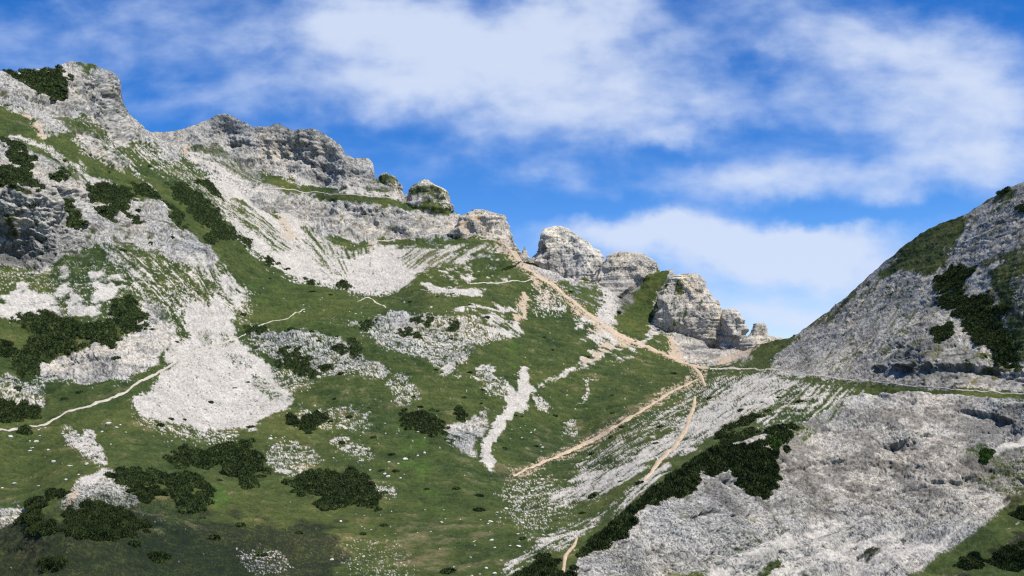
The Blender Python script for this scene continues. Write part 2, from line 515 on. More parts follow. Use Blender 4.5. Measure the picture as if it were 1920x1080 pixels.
# left screes
paint(SCREE, [(-200, 575), (0, 560), (30, 540), (48, 522), (62, 545), (100, 555), (105, 580), (130, 592), (60, 598), (0, 592), (-200, 600)], 5, .9, .9)
paint(SCREE, [(112, 500), (128, 498), (132, 530), (128, 545), (110, 560), (100, 552), (118, 535)], 3, .6, .9)
paint(SCREE, [(128, 545), (145, 548), (160, 575), (200, 582), (190, 592), (130, 592)], 4, .8, .9)
paint(SCREE, [(160, 515), (200, 512), (218, 530), (215, 560), (190, 582), (165, 568), (180, 545)], 5, .6, 1.0)
paint(SCREE, [(60, 500), (100, 490), (110, 498), (70, 510)], 4, -.2, 1.0)
paint(SCREE, [(200, 505), (235, 520), (240, 545), (215, 535)], 6, -.1, 1.1)
paint(SCREE, line_poly([(238, 512), (270, 545), (300, 580), (325, 610)], 5), 2, 1.0, .6)
paint(ROCK, [(270, 555), (300, 575), (325, 605), (310, 650), (270, 660), (240, 640), (250, 600)], 6, .7, .9, 'fallL')
paint(ROCK, [(62, 702), (88, 668), (140, 652), (225, 632), (265, 618), (318, 612), (318, 650), (292, 682), (240, 712), (150, 712)], 6, 1.4, .9)
paint(ROCK, [(-200, 710), (0, 703), (40, 706), (85, 715), (85, 755), (30, 770), (-200, 770)], 8, -.2, 1.2, 'fine')
paint(SCREE, [(318, 605), (326, 605), (340, 645), (362, 665), (305, 692), (312, 660), (322, 640)], 4, 1.0, .8)
paint(SCREE, [(345, 600), (350, 575), (362, 566), (378, 572), (388, 584), (400, 572), (396, 548), (385, 528), (360, 512), (340, 495), (372, 500), (395, 535), (415, 562), (435, 590), (445, 632), (500, 690), (556, 752), (500, 782), (480, 802), (400, 812), (330, 800), (250, 778), (262, 745), (300, 705), (352, 668), (346, 640)], 11, 1.1, .5, 'fan', 8)
paint(GRASS, [(372, 625), (400, 620), (400, 640), (375, 645)], 6, -.2, 1.2, 'fine')
paint(GRASS, [(415, 620), (435, 630), (430, 645), (412, 645)], 5, .0, 1.2, 'fine')
paint(HEATH_SHADE, [(420, 655), (470, 670), (475, 690), (440, 690)], 10, -.6, 1.1, 'fine')
paint(GRASS, [(470, 700), (520, 730), (540, 750), (500, 740), (475, 720)], 12, -.3, 1.1, 'fine')
paint(SCREE, [(340, 490), (330, 480), (375, 480), (395, 500), (400, 530), (385, 520), (372, 505)], 4, .3, .9)
paint(SCREE, [(408, 515), (425, 513), (455, 545), (462, 565), (440, 578), (425, 555)], 5, .7, .9)
paint(SCREE, [(390, 490), (402, 500), (440, 580), (445, 600), (430, 580), (405, 525)], 5, -.1, 1.1, 'fallL')
paint(SCREE, [(440, 545), (470, 555), (470, 580), (440, 585)], 8, -.7, 1.2, 'fine')
paint(SCREE, [(340, 530), (370, 535), (365, 570), (345, 560)], 8, -.4, 1.2, 'fine')
paint(SCREE, [(310, 535), (325, 545), (350, 575), (345, 600), (325, 570)], 7, -.2, 1.1, 'fine')
paint(SCREE, [(250, 770), (330, 795), (420, 812), (460, 810), (430, 830), (350, 815), (270, 790)], 10, -.7, 1.1, 'fine')
paint(SCREE, [(124, 812), (140, 808), (150, 822), (162, 806), (178, 803), (178, 825), (192, 845), (198, 872), (168, 862), (132, 832)], 4, .5, 1.0, 'fine')
paint(SCREE, line_poly([(125, 790), (130, 810)], 4), 2, .6, .8)
paint(HEATH_SHADE, [(350, 620), (440, 640), (500, 700), (540, 750), (460, 800), (330, 790), (280, 750)], 14, -1.15, .85, 'fine', 8)
paint(SCREE, [(220, 480), (420, 500), (460, 560), (430, 600), (330, 600), (260, 545)], 14, -.75, 1.0, 'fallL', 8)
paint(SCREE, [(220, 480), (420, 500), (480, 560), (460, 620), (330, 620), (260, 545)], 14, -1.05, .9, 'fine', 8)
paint(ROCK, [(0, 495), (240, 490), (260, 560), (200, 600), (0, 540)], 14, -.9, 1.0, 'fine', 8)
# knoll in the left foreground
paint(ROCK, [(122, 935), (130, 912), (165, 890), (205, 878), (235, 895), (250, 925), (262, 940), (230, 962), (185, 955), (140, 965)], 8, .5, 1.1, 'fine', 10)
paint(SCREE, [(150, 900), (200, 882), (215, 890), (165, 912)], 4, .3, .8)
paint(SOIL, [(128, 935), (140, 915), (150, 930), (135, 950)], 5, .3, .8)
paint(ROCK, [(-200, 950), (20, 955), (42, 940), (60, 985), (105, 1005), (75, 1050), (30, 1040), (-200, 1040)], 8, .2, 1.2, 'fine')
paint(ROCK, [(230, 940), (290, 940), (330, 970), (300, 1000), (260, 980)], 10, -.7, 1.2, 'fine')
paint(HEATH_SHADE, [(-200, 1000), (100, 985), (250, 965), (400, 960), (520, 990), (650, 965), (670, 1300), (-540, 1300), (-540, 1000)], 70, .50, 1.0, 'fine', 34)  # dark heath, with a cloud shadow over the lower left painted in
paint(DRY, [(250, 960), (360, 960), (400, 1000), (300, 1020), (200, 1010)], 25, -.4, 1.0)
paint(HEATH_SHADE, [(120, 940), (330, 940), (420, 970), (330, 1030), (120, 1030)], 30, -.1, 1.1, 'fine', 10)
paint(DRY, [(760, 960), (860, 970), (960, 990), (900, 1060), (780, 1090), (740, 1020)], 30, -.25, .7)
paint(DRY, [(580, 720), (720, 720), (720, 780), (600, 790)], 24, -.5, .7)
paint(LUSH, [(460, 530), (560, 530), (700, 570), (640, 640), (480, 600)], 30, -.6, .7)
paint(LUSH, [(385, 915), (420, 905), (435, 935), (410, 950), (385, 940)], 7, .8, .6)
paint(LUSH, [(740, 790), (790, 790), (830, 840), (800, 900), (840, 950), (800, 960), (760, 900)], 25, -.2, .8)
paint(LUSH, [(780, 920), (860, 930), (850, 970), (790, 960)], 18, -.2, .8)
paint(ROCK, [(495, 845), (545, 822), (590, 850), (612, 862), (560, 884), (525, 882)], 12, -.45, 1.1, 'fine')
paint(SCREE, [(512, 875), (535, 880), (552, 880), (540, 888), (518, 885)], 2, 1.6, .3, 'fine', 2)
paint(ROCK, [(645, 1020), (700, 1015), (760, 1030), (780, 1085), (690, 1085), (650, 1050)], 18, -1.1, 1.1, 'fine')
paint(ROCK, [(450, 1035), (520, 1030), (545, 1060), (480, 1070)], 12, -.6, 1.2, 'fine')
paint(SCREE, [(620, 810), (650, 825), (700, 845), (690, 855), (640, 840)], 8, -.4, 1.1, 'fine')
paint(SCREE, [(705, 905), (735, 910), (748, 925), (720, 930)], 6, .0, 1.1, 'fine')
# --- middle rock bands
paint(ROCK, [(470, 616), (555, 620), (640, 632), (665, 655), (705, 680), (735, 690), (720, 706), (640, 698), (600, 705), (560, 690), (500, 662), (470, 642)], 9, .05, 1.0, 'fine')
paint(ROCK, [(655, 600), (690, 600), (730, 585), (800, 588), (880, 598), (975, 628), (940, 634), (885, 640), (890, 658), (872, 682), (830, 680), (780, 660), (720, 648), (690, 628)], 9, .05, 1.0, 'fine')
paint(ROCK, [(730, 586), (775, 586), (790, 600), (770, 620), (735, 620)], 5, 1.2, .7)
paint(SCREE, [(900, 612), (960, 624), (978, 630), (960, 634), (920, 626)], 2, 1.0, .5)
paint(ROCK, [(732, 712), (760, 700), (790, 738), (770, 760), (745, 752)], 11, -.45, 1.1, 'fine')
paint(SCREE, [(815, 680), (850, 678), (868, 705), (840, 705)], 7, -.1, 1.1, 'fallR')
paint(SCREE, [(885, 690), (918, 678), (926, 708), (905, 714)], 4, .2, 1.1, 'fallR')
paint(ROCK, [(905, 700), (950, 705), (950, 740), (920, 740)], 8, -.3, 1.1, 'fine')
paint(ROCK, [(545, 772), (640, 765), (700, 775), (690, 800), (610, 800)], 14, -.8, 1.2, 'fine')
paint(ROCK, [(500, 690), (560, 700), (600, 720), (540, 725)], 12, -.6, 1.2, 'fine')
paint(ROCK, [(832, 795), (870, 785), (912, 765), (922, 795), (892, 832), (908, 856), (870, 845), (842, 822)], 6, .6, 1.0, 'fallL')
paint(SCREE, [(945, 715), (956, 722), (968, 736), (974, 700), (980, 684), (992, 688), (992, 715), (1002, 728), (988, 755), (992, 768), (968, 774), (946, 800), (934, 828), (924, 846), (934, 882), (926, 884), (904, 862), (908, 832), (928, 792), (948, 765), (950, 740)], 3, 1.6, .7, 'fine', 4)
paint(SCREE, [(1000, 742), (1015, 745), (1032, 768), (1020, 772), (1005, 758)], 3, .4, 1.0, 'fine')
paint(SCREE, line_poly([(1115, 700), (1100, 735), (1090, 760)], 5), 3, .0, 1.1, 'fine')
paint(SCREE, [(1065, 795), (1085, 785), (1082, 815), (1062, 818)], 5, -.3, 1.2, 'fine')
paint(LUSH, [(955, 640), (975, 640), (978, 680), (962, 690)], 6, .2, .8)
paint(DRY, [(900, 880), (960, 880), (1040, 850), (1150, 780), (1230, 740), (1260, 745), (1160, 800), (1060, 855), (980, 895), (920, 900)], 14, .1, .8)
paint(DRY, [(985, 830), (1080, 790), (1120, 780), (1080, 830), (1000, 860)], 14, -.2, .9)
# --- streaked scree slope below the right-hand crest
paint(SCREE, [(1025, 940), (1100, 890), (1160, 870), (1230, 830), (1300, 775), (1340, 745), (1400, 705), (1500, 692), (1505, 706), (1440, 750), (1370, 792), (1300, 840), (1225, 862), (1160, 915), (1060, 955)], 9, .75, 1.3, 'fallRs')
paint(SCREE, [(1100, 860), (1250, 770), (1330, 720), (1400, 700), (1330, 760), (1180, 870), (1080, 910)], 14, -.45, 1.3, 'fallRs')
paint(SCREE, [(960, 1050), (1080, 980), (1180, 930), (1240, 880), (1262, 878), (1235, 905), (1120, 985), (1060, 1020), (940, 1085)], 8, -.25, 1.3, 'fallRs')
paint(SCREE, [(1170, 925), (1240, 870), (1262, 872), (1225, 905), (1180, 935)], 4, .3, 1.0, 'fallRs')
paint(SCREE, [(960, 905), (1040, 910), (1080, 940), (1000, 985), (960, 960)], 16, -.8, 1.3, 'fine')
paint(SCREE, [(1400, 775), (1500, 705), (1590, 700), (1620, 725), (1540, 790), (1460, 800)], 12, -.45, 1.3, 'fallRs')
# --- right-hand slope above the bench
paint(ROCK, [(1440, 690), (1480, 640), (1560, 575), (1640, 500), (1700, 452), (1800, 400), (1920, 335), (2200, 200), (2200, 745), (1920, 735), (1640, 722), (1560, 705), (1490, 705)], 5, .75, .95, 'strataR')
paint(GRASS, [(1640, 515), (1690, 468), (1740, 430), (1775, 412), (1810, 402), (1800, 440), (1770, 490), (1740, 515), (1700, 505), (1670, 520)], 6, 1.2, .9, 'fallRs')
paint(GRASS, [(1530, 605), (1570, 573), (1600, 548), (1605, 552), (1560, 590), (1530, 615)], 3, .7, .8)
paint(GRASS, [(1830, 385), (1880, 362), (1930, 342), (1930, 352), (1860, 385)], 3, .2, 1.1)
paint(GRASS, [(1840, 490), (1870, 475), (1930, 448), (2200, 350), (2200, 700), (1950, 705), (1925, 690), (1905, 640), (1880, 585), (1862, 550), (1860, 515)], 7, 1.0, 1.0, 'fallRs')
paint(SCREE, [(1838, 512), (1880, 485), (1905, 482), (1860, 505)], 4, .2, 1.0)
paint(SCREE, [(1905, 520), (1930, 510), (1930, 590), (1915, 600), (1900, 560)], 8, .2, 1.1, 'fallRs')
paint(SCREE, [(1800, 525), (1830, 515), (1862, 560), (1858, 575), (1835, 545)], 5, .7, .9)
paint(GRASS, [(1560, 700), (1640, 640), (1700, 600), (1760, 540), (1740, 580), (1680, 640), (1620, 690)], 12, -.6, 1.2, 'fallRs')
paint(DARKR_SHADE, [(1640, 705), (1690, 650), (1750, 600), (1790, 640), (1880, 690), (1910, 725), (1700, 722)], 10, .1, 1.0, 'fine')  # dark cliff rock, with the shade of its steep face painted in
paint(DARKR_SHADE, [(1455, 680), (1520, 678), (1530, 690), (1460, 692)], 4, .0, .9)
paint(DARKR_SHADE, [(1690, 560), (1750, 540), (1760, 600), (1700, 640)], 10, -.5, 1.0, 'fine')
paint(GRASS, [(1380, 690), (1500, 704), (1600, 715), (1720, 726), (1930, 740), (1930, 746), (1720, 734), (1600, 728), (1500, 712)], 3, .7, .8)
paint(GRASS, [(-220, 130), (130, 110), (240, 180), (420, 400), (420, 500), (300, 490), (60, 515), (-220, 500)], 12, -1.05, .95, 'mid', 8)
paint(GRASS, [(-220, 130), (130, 110), (240, 180), (420, 400), (420, 500), (300, 490), (60, 515), (-220, 500)], 12, -1.25, .8, 'fine', 8)
paint(HEATH_SHADE, [(-220, 300), (100, 330), (300, 390), (400, 470), (300, 480), (60, 500), (-220, 490)], 12, -1.2, .8, 'mid', 8)
paint(DRY, [(290, 230), (980, 230), (980, 500), (850, 470), (520, 400), (360, 310)], 10, -1.3, .85, 'mid', 8)
paint(GRASS, [(480, 360), (840, 390), (850, 450), (690, 450), (600, 440), (510, 400)], 8, -1.0, .9, 'fallR', 8)
paint(HEATH_SHADE, [(1440, 690), (1480, 640), (1700, 452), (1920, 335), (2200, 200), (2200, 745), (1640, 722), (1560, 705)], 8, -1.0, .9, 'strataR', 8)
paint(DRY, [(1440, 690), (1480, 640), (1700, 452), (1920, 335), (2200, 200), (2200, 745), (1640, 722), (1560, 705)], 8, -.75, .9, 'fallRs', 8)
for pts_, w_, c_ in (([(935, 452), (980, 497), (1040, 535), (1080, 570), (1120, 600), (1155, 625), (1200, 645)], 16, SOIL), ([(1200, 645), (1260, 670), (1330, 691)], 9, SOIL), ([(1312, 709), (1240, 746), (1180, 785), (1120, 820), (1080, 840), (1030, 862), (960, 893)], 15, SOIL),
                     ([(1300, 686), (1314, 704), (1325, 728)], 20, SOIL)):
    paint(c_, line_poly(pts_, w_), 5, -.45, 1.0, 'fine', 5)
ALLTURF = [(-220, 450), (700, 540), (1000, 500), (1330, 690), (1500, 700), (1500, 820), (1060, 1090), (1060, 1310), (-220, 1310)]
PAINT.insert(0, (DRY, ALLTURF, 30, -.95, .8, 'mid', 6))
PAINT.insert(1, (HEATH_SHADE, ALLTURF, 30, -1.0, .75, 'fine', 6))
PAINT.append((SCREE, [(-220, 780), (520, 770), (1000, 780), (1060, 900), (1060, 1310), (-220, 1310)], 20, -2.05, .85, 'fine', 6))
PAINT.append((SCREE, [(440, 540), (1000, 560), (1150, 660), (1250, 720), (960, 890), (560, 800)], 20, -1.9, .85, 'fine', 6))
PAINT_MAIN = PAINT
# --- near rocky rib
PAINT = []
paint(SOIL, [(1480, 830), (1520, 810), (1560, 800), (1550, 840), (1500, 855)], 12, -.4, .9)
paint(DARKR_SHADE, [(1600, 850), (1680, 815), (1760, 805), (1740, 830), (1650, 850)], 7, .3, 1.0)  # painted shade under the long overhanging ledge
paint(DARKR_SHADE, [(1620, 740), (1720, 735), (1720, 760), (1660, 765)], 8, .0, 1.0)  # painted shade under the upper overhang
paint(DARKR_SHADE, [(1300, 900), (1390, 880), (1400, 930), (1330, 960), (1280, 950)], 14, -.5, .9)  # painted shade below the crest thicket
paint(GRASS, [(1820, 700), (1930, 720), (2200, 750), (2200, 800), (1930, 780), (1880, 790), (1870, 760)], 12, -.9, 1.2, 'fine')
paint(GRASS, [(1830, 830), (1870, 850), (1930, 830), (2200, 700), (2200, 930), (1930, 930), (1860, 910), (1800, 880)], 14, .1, 1.2, 'fine')
paint(SCREE, [(1855, 862), (1890, 828), (1930, 790), (2100, 720), (2100, 780), (1930, 832), (1890, 850)], 3, 1.6, .4, 'fine', 3)
paint(SCREE, [(1500, 1100), (1600, 1040), (1700, 1000), (1740, 1005), (1700, 1040), (1640, 1090)], 10, 1.1, 1.0, 'fallRn')
paint(SCREE, [(1250, 1090), (1300, 1060), (1450, 1020), (1600, 950), (1650, 960), (1500, 1050), (1420, 1100)], 12, .0, 1.2, 'fallRn')
paint(GRASS, [(1250, 1085), (1350, 1040), (1440, 1000), (1440, 1030), (1330, 1090)], 10, -.4, 1.2, 'fallRn')
paint(GRASS, [(1430, 1060), (1470, 1050), (1490, 1080), (1440, 1100)], 10, .3, 1.1)
paint(GRASS, [(1690, 1100), (1720, 1065), (1800, 1010), (1850, 985), (1900, 930), (2200, 800), (2200, 1400), (1640, 1400)], 8, 1.3, .9, 'fine')
paint(HEATH_SHADE, [(1790, 1090), (1830, 1030), (1930, 1000), (2200, 900), (2200, 1400), (1780, 1400)], 16, .1, 1.0)
paint(SCREE, line_poly([(1905, 930), (1870, 945), (1830, 960), (1790, 992), (1740, 1018)], 4), 2, .8, .8)
paint(SCREE, line_poly([(1930, 965), (1880, 992)], 4), 2, .8, .8)
paint(GRASS, [(1500, 720), (1600, 722), (1560, 790), (1500, 830), (1440, 830)], 14, .2, 1.3, 'fallRs')
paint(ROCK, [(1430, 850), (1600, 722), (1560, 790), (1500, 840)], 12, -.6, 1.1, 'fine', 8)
paint(HEATH_SHADE, [(1040, 1085), (1330, 850), (1560, 760), (1700, 738), (2100, 760), (2100, 1310), (1000, 1310)], 10, -.88, .85, 'fine', 6)
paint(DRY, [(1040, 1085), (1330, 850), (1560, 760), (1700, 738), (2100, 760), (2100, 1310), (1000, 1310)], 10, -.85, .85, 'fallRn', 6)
paint(HEATH_SHADE, [(1300, 1090), (1450, 960), (1800, 860), (2100, 800), (2100, 1310), (1200, 1310)], 20, -.85, .9, 'mid', 6)
paint(DARKR_SHADE, [(1330, 850), (1560, 770), (1920, 760), (1920, 900), (1600, 960), (1330, 960)], 20, -.08, 1.0, 'mid', 8)  # dark patches paint the rib's shading into the rock colour
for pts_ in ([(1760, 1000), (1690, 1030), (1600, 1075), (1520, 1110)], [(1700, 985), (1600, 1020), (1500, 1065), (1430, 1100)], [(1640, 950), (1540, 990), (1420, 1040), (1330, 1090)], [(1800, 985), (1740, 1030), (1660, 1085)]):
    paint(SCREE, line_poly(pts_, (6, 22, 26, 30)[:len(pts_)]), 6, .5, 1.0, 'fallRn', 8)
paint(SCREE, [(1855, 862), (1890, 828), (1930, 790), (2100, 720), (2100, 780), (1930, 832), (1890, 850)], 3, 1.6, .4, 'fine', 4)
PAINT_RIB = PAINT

FALL = {'fan': ((400, 640), (395, 790), 1.6, 22),    # slopes whose stones lie in stripes down the fall line: two points on the slope, width and length of a stripe in metres
    'fallL': ((320, 300), (470, 450), 2.2, 40), 'fallR': ((950, 470), (860, 520), 3.0, 40),
    'fallRs': ((1480, 700), (1200, 880), 1.3, 26), 'fallRn': ((1700, 980), (1450, 1080), 1.0, 14)}


#   ledges: near rib or not, line of the lip, undercut in metres, height of the hollow in photograph pixels
UNDER = [(True, [(1600, 846), (1660, 838), (1710, 820), (1780, 808)], 3.4, 16), (True, [(1615, 738), (1660, 738), (1740, 742)], 3.0, 18), (True, [(1460, 880), (1540, 862), (1600, 868)], 1.6, 14), (True, [(1640, 930), (1740, 905), (1840, 890)], 1.8, 14),
         (True, [(1300, 905), (1390, 900), (1450, 930)], 1.6, 14), (True, [(1780, 760), (1850, 775), (1920, 790)], 2.0, 14), (True, [(1480, 975), (1580, 950), (1660, 960)], 1.4, 10), (True, [(1240, 985), (1330, 960), (1420, 975)], 1.2, 10),
         (False, [(1630, 694), (1700, 690), (1760, 684), (1850, 690), (1930, 704)], 4.5, 16), (False, [(1670, 648), (1740, 640), (1800, 640)], 2.5, 12), (False, [(1450, 679), (1500, 676), (1540, 680)], 2.5, 7), (False, [(1690, 590), (1750, 560), (1790, 550)], 1.6, 9),
         (False, [(-100, 462), (0, 466), (60, 474), (120, 462)], 5.0, 18), (False, [(-100, 330), (0, 338), (110, 345), (180, 392), (260, 392)], 3.5, 16), (False, [(80, 410), (200, 430), (300, 440), (370, 470)], 2.5, 14), (False, [(60, 690), (150, 680), (230, 660), (300, 640)], 2.0, 10),
         (False, [(150, 155), (200, 170), (228, 190)], 3.0, 14), (False, [(20, 165), (80, 190), (130, 200)], 3.0, 12), (False, [(330, 268), (400, 262), (480, 268)], 4.0, 10), (False, [(480, 285), (560, 292), (640, 318), (700, 330)], 5.0, 12), (False, [(500, 262), (560, 268), (620, 285)], 3.5, 10),
         (False, [(500, 372), (600, 388), (700, 396), (840, 404)], 3.0, 8), (False, [(560, 408), (650, 422), (760, 428)], 2.0, 8), (False, [(720, 600), (790, 596), (860, 606)], 1.5, 8), (False, [(480, 630), (560, 634), (640, 646)], 1.5, 8)]


class Surface:
    def __init__(self, name, top, bottom, depth, step, xr, base_cls, paints, jag=2.0, ext=None):
        self.depth = depth
        tx, ty = np.array(top, float).T
        f0, f1 = max(xr[0], -60), min(xr[1], 1985)      # fine inside the view, coarser beyond it
        px = np.concatenate([np.arange(xr[0], f0, 6.0), np.arange(f0, f1, step), np.arange(f1, xr[1] + 6, 6.0) if xr[1] > f1 else []])
        self.px = px
        t = np.interp(px, tx, ty)
        t = t + jag * (fbm(px, 0 * px + 3.3, 0 * px, 22, 3, 1.7))
        bx, by = np.array(bottom, float).T
        b = np.maximum(np.interp(px, bx, by), t + 6)
        self.top, self.bot = t, b
        ys = np.concatenate([np.arange(t.min(), min(1112, b.max() + step), step), np.arange(1112, b.max() + 8, 8.0)])
        nr = len(ys)
        self.ys = ys
        self.nr, self.nc = nr, len(px)
        PX = np.broadcast_to(px, (nr, len(px))).copy()
        PY = np.clip(ys[:, None], t[None], b[None])
        self.PX, self.PY = PX, PY
        P = ray_point(PX, PY, depth(PX, PY))
        self.shape(P, PX, PY, base_cls, paints)
        # the far side of the crest: carry on behind it and down
        rows = [self.P]; crows = [self.C]
        top_row = self.P[0]
        out = top_row[:, :2] / np.linalg.norm(top_row[:, :2], axis=1)[:, None]
        ext = ext or [(3, -1.5), (8, -5), (18, -14), (40, -34), (90, -80), (180, -150)]
        skirt = []; cs = []
        for (dd, dz) in ext:
            r = top_row.copy()
            r[:, :2] += out * dd
            r[:, 2] += dz
            r += (fbm(r[:, 0], r[:, 1], r[:, 2], 12, 2, 4.0) * min(dd * .12, 3))[:, None]
            skirt.append(r); cs.append(self.C[0])
        self.V = np.concatenate([np.array(skirt[::-1]).reshape(-1, 3), self.P.reshape(-1, 3)])
        self.CV = np.concatenate([np.array(cs).reshape(-1, 3), self.C.reshape(-1, 3)])
        k = len(ext)
        R = nr + k
        i = np.arange(R - 1)[:, None] * self.nc + np.arange(self.nc - 1)[None]
        self.Q = np.stack([i, i + self.nc, i + self.nc + 1, i + 1], -1).reshape(-1, 4)
        hgt = np.concatenate([np.full((k, self.nc), 9.0), np.diff(PY, axis=0)], 0)
        live = ((hgt[:, :-1] > 1e-6) | (hgt[:, 1:] > 1e-6)).ravel()
        fx = np.broadcast_to((px[:-1] + px[1:]) / 2, (R - 1, self.nc - 1)).ravel()
        pyv = np.concatenate([np.broadcast_to(t - 1, (k, self.nc)), PY], 0)
        self.fx, self.fy = fx[live], pyv[:-1, :-1].ravel()[live]
        self.Q = self.Q[live]

    def shape(self, P, PX, PY, base_cls, paints):
        e = 8.0
        a = ray_point(PX + e, PY, self.depth(PX + e, PY)) - ray_point(PX - e, PY, self.depth(PX - e, PY))
        b = ray_point(PX, PY + e, self.depth(PX, PY + e)) - ray_point(PX, PY - e, self.depth(PX, PY - e))
        n = np.cross(b, a)
        n /= np.linalg.norm(n, axis=-1)[..., None] + 1e-9
        self.P, self.C = cover_and_displace(P, n, PX, PY, base_cls, paints, below=PY - self.top[None])

    def at(self, px, py):
        px = np.asarray(px, float); py = np.asarray(py, float)
        return bilin(self.P, np.interp(px, self.px, np.arange(self.nc)), np.interp(py, self.ys, np.arange(self.nr)))


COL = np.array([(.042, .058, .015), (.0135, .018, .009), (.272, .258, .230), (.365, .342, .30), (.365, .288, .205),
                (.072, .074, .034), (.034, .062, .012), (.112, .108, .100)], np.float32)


def cover_and_displace(P, n, PX, PY, base_cls, paints, amp_scale=1.0, wrap=False, below=None):
    shp = PX.shape
    x, y, z = (P[..., i].ravel().astype(np.float32) for i in range(3))
    px, py = PX.ravel(), PY.ravel()
    N = {}
    N['mid'] = fbm(x, y, z, 9, 4, 11.0, .7)
    wr = np.random.default_rng(len(x))
    white = wr.normal(size=len(x)).astype(np.float32)
    med = fbm(x, y, z, 3.2, 3, 23.0, .85)
    dist = np.linalg.norm(P.reshape(-1, 3), axis=1).astype(np.float32)
    near = 1 - sstep(dist, 170, 320)
    med = med * (1 - .75 * near) + fbm(x, y, z, 1.15, 3, 27.0, .8) * (.9 * near)
    N['fine'] = med * .85 + .5 * white
    j1 = fbm(x, y, z, 14, 3, 31.0, .6)
    j2 = fbm(x, y, z, 14, 3, 47.0, .6)
    warp = j1 * 1.2
    N['strata'] = fbm(x * .05, y * .05, z + 0.10 * x + warp, 2.6, 3, 3.0) * .8 + N['fine'] * .5
    N['strataR'] = fbm(x * .18, y * .18, z - 0.30 * x + warp, 2.6, 3, 7.0) * .85 + N['fine'] * .5
    P0 = ray_point(np.array([700.]), np.array([555.]), np.array([600.]))[0]
    ang = np.arctan2(x - P0[0], z - P0[2] + 14)
    rad = np.hypot(x - P0[0], z - P0[2] + 14)
    N['bowl'] = fbm(ang * 38, rad * .035, 0 * x, 1.5, 3, 9.0) * .85 + N['fine'] * .45
    for k, (a, b, lu, lv) in FALL.items():
        f = D_RIB if k == 'fallRn' else D_MAIN
        A = ray_point(np.array([a[0]]), np.array([a[1]]), f(np.array([a[0]]), np.array([a[1]])))[0]
        B = ray_point(np.array([b[0]]), np.array([b[1]]), f(np.array([b[0]]), np.array([b[1]])))[0]
        d = (B - A) / np.linalg.norm(B - A)
        s = np.cross(d, np.array([0., -.6, .8])); s /= np.linalg.norm(s)
        t = np.cross(s, d)
        u = x * s[0] + y * s[1] + z * s[2]; v = x * d[0] + y * d[1] + z * d[2]; q = x * t[0] + y * t[1] + z * t[2]
        N[k] = fbm(u / lu, v / lv, q / (lu * 6), 1.0, 3, 13.0) * .8 + N['fine'] * .45 + .3 * N['mid']
    W = np.zeros((len(x), 8), np.float32)
    W[:, base_cls] = 1
    rough = np.full(len(x), 1.0 if base_cls == ROCK else 0.0, np.float32)
    for (cls, poly, soft, dd, amp, kind, jit) in paints:
        q = np.array(poly)
        pad = soft * 2 + jit * 3
        x0, y0 = q.min(0) - pad; x1, y1 = q.max(0) + pad
        sel = np.nonzero((px > x0) & (px < x1) & (py > y0) & (py < y1))[0]
        if len(sel) == 0:
            continue
        gx = np.arange(x0, x1 + 2, 2.0); gy = np.arange(y0, y1 + 2, 2.0)
        GX, GY = np.meshgrid(gx, gy)
        m = blur(inpoly(GX, GY, poly).astype(np.float32), max(1, int(soft / 3)))
        fine = N['fine'][sel]
        mm = bilin(m, (px[sel] + jit * (j1[sel] + .6 * fine) - x0) / 2, (py[sel] + .7 * jit * (j2[sel] - .4 * fine) - y0) / 2)
        s = (mm * 2 - 1) * 2.2
        val = np.minimum(s, dd) + np.where(s > -2.1, amp * N[kind][sel], 0)
        a = np.clip(val / .7 + .5, 0, 1)
        W[sel] *= (1 - a)[:, None]
        W[sel, cls] += a
        mr_ = np.clip(bilin(m, (px[sel] - x0) / 2, (py[sel] - y0) / 2), 0, 1)
        if cls in (ROCK, DARKR_SHADE):
            rough[sel] = np.maximum(rough[sel], mr_ * (1 if dd > .3 else (.7 if dd > -.4 else 0)))
        elif cls in (GRASS, SCREE) and dd > .4:
            rough[sel] *= 1 - .8 * mr_
    # --- colours of each kind of cover, painted shade included, varied by noise
    C = W @ COL
    lo = fbm(x, y, z, 45, 3, 71.0)
    rockw = (W[:, ROCK] + W[:, DARKR_SHADE])
    grassw = W[:, GRASS] + W[:, HEATH_SHADE] + W[:, LUSH] + W[:, DRY]
    crack = ridged(x, y, z, 7.0, 4, 5.0)
    crack2 = ridged(x, y, z * 1.25, 2.8, 3, 15.0)
    stain = fbm(x, y, z * .12, 5, 3, 55.0)
    crack3 = ridged(x * 1.1, y * 1.1, z, 1.3, 3, 25.0)
    bed = (.35 if wrap else 1.0) * fbm(x * .06, y * .06, z + .10 * x + 1.6 * j1, 1.9, 2, 33.0)
    ck = sstep(crack, .70, .88) * .38 + sstep(crack2, .66, .9) * .42 + sstep(bed, .7, 1.6) * .30 + sstep(med, .7, 1.7) * .35 + sstep(stain, .7, 1.7) * .22 * (px < 1000)
    m20 = fbm(x, y, z * .7, 20, 3, 81.0)
    tone = 1.10 + .20 * N['mid'] + .12 * lo + .16 * m20 + .22 * med + (.30 + .10 * near) * white
    ck = ck + near * (.70 * sstep(crack3, .60, .85) + .25 * sstep(fbm(x, y, z, 6, 3, 44.0), .6, 1.6))
    band = fbm(x * .10, y * .10, z - .16 * x + .8 * j1, 1.5, 2, 66.0)
    ck = ck + sstep(px, 1400, 1460) * (base_cls == GRASS) * (.55 * sstep(band, .45, 1.2) - .20)
    ck = np.clip(ck, 0, 1)
    tone *= 1 - .92 * np.clip(ck * 1.25, 0, 1)
    C = C * (1 + rockw * (np.clip(tone, .10, 1.75) - 1))[:, None]
    warm = np.clip(.30 * lo + .18 * N['mid'], -1, 1)
    C = C * (1 + rockw[:, None] * warm[:, None] * np.array([.14, .03, -.14], np.float32))
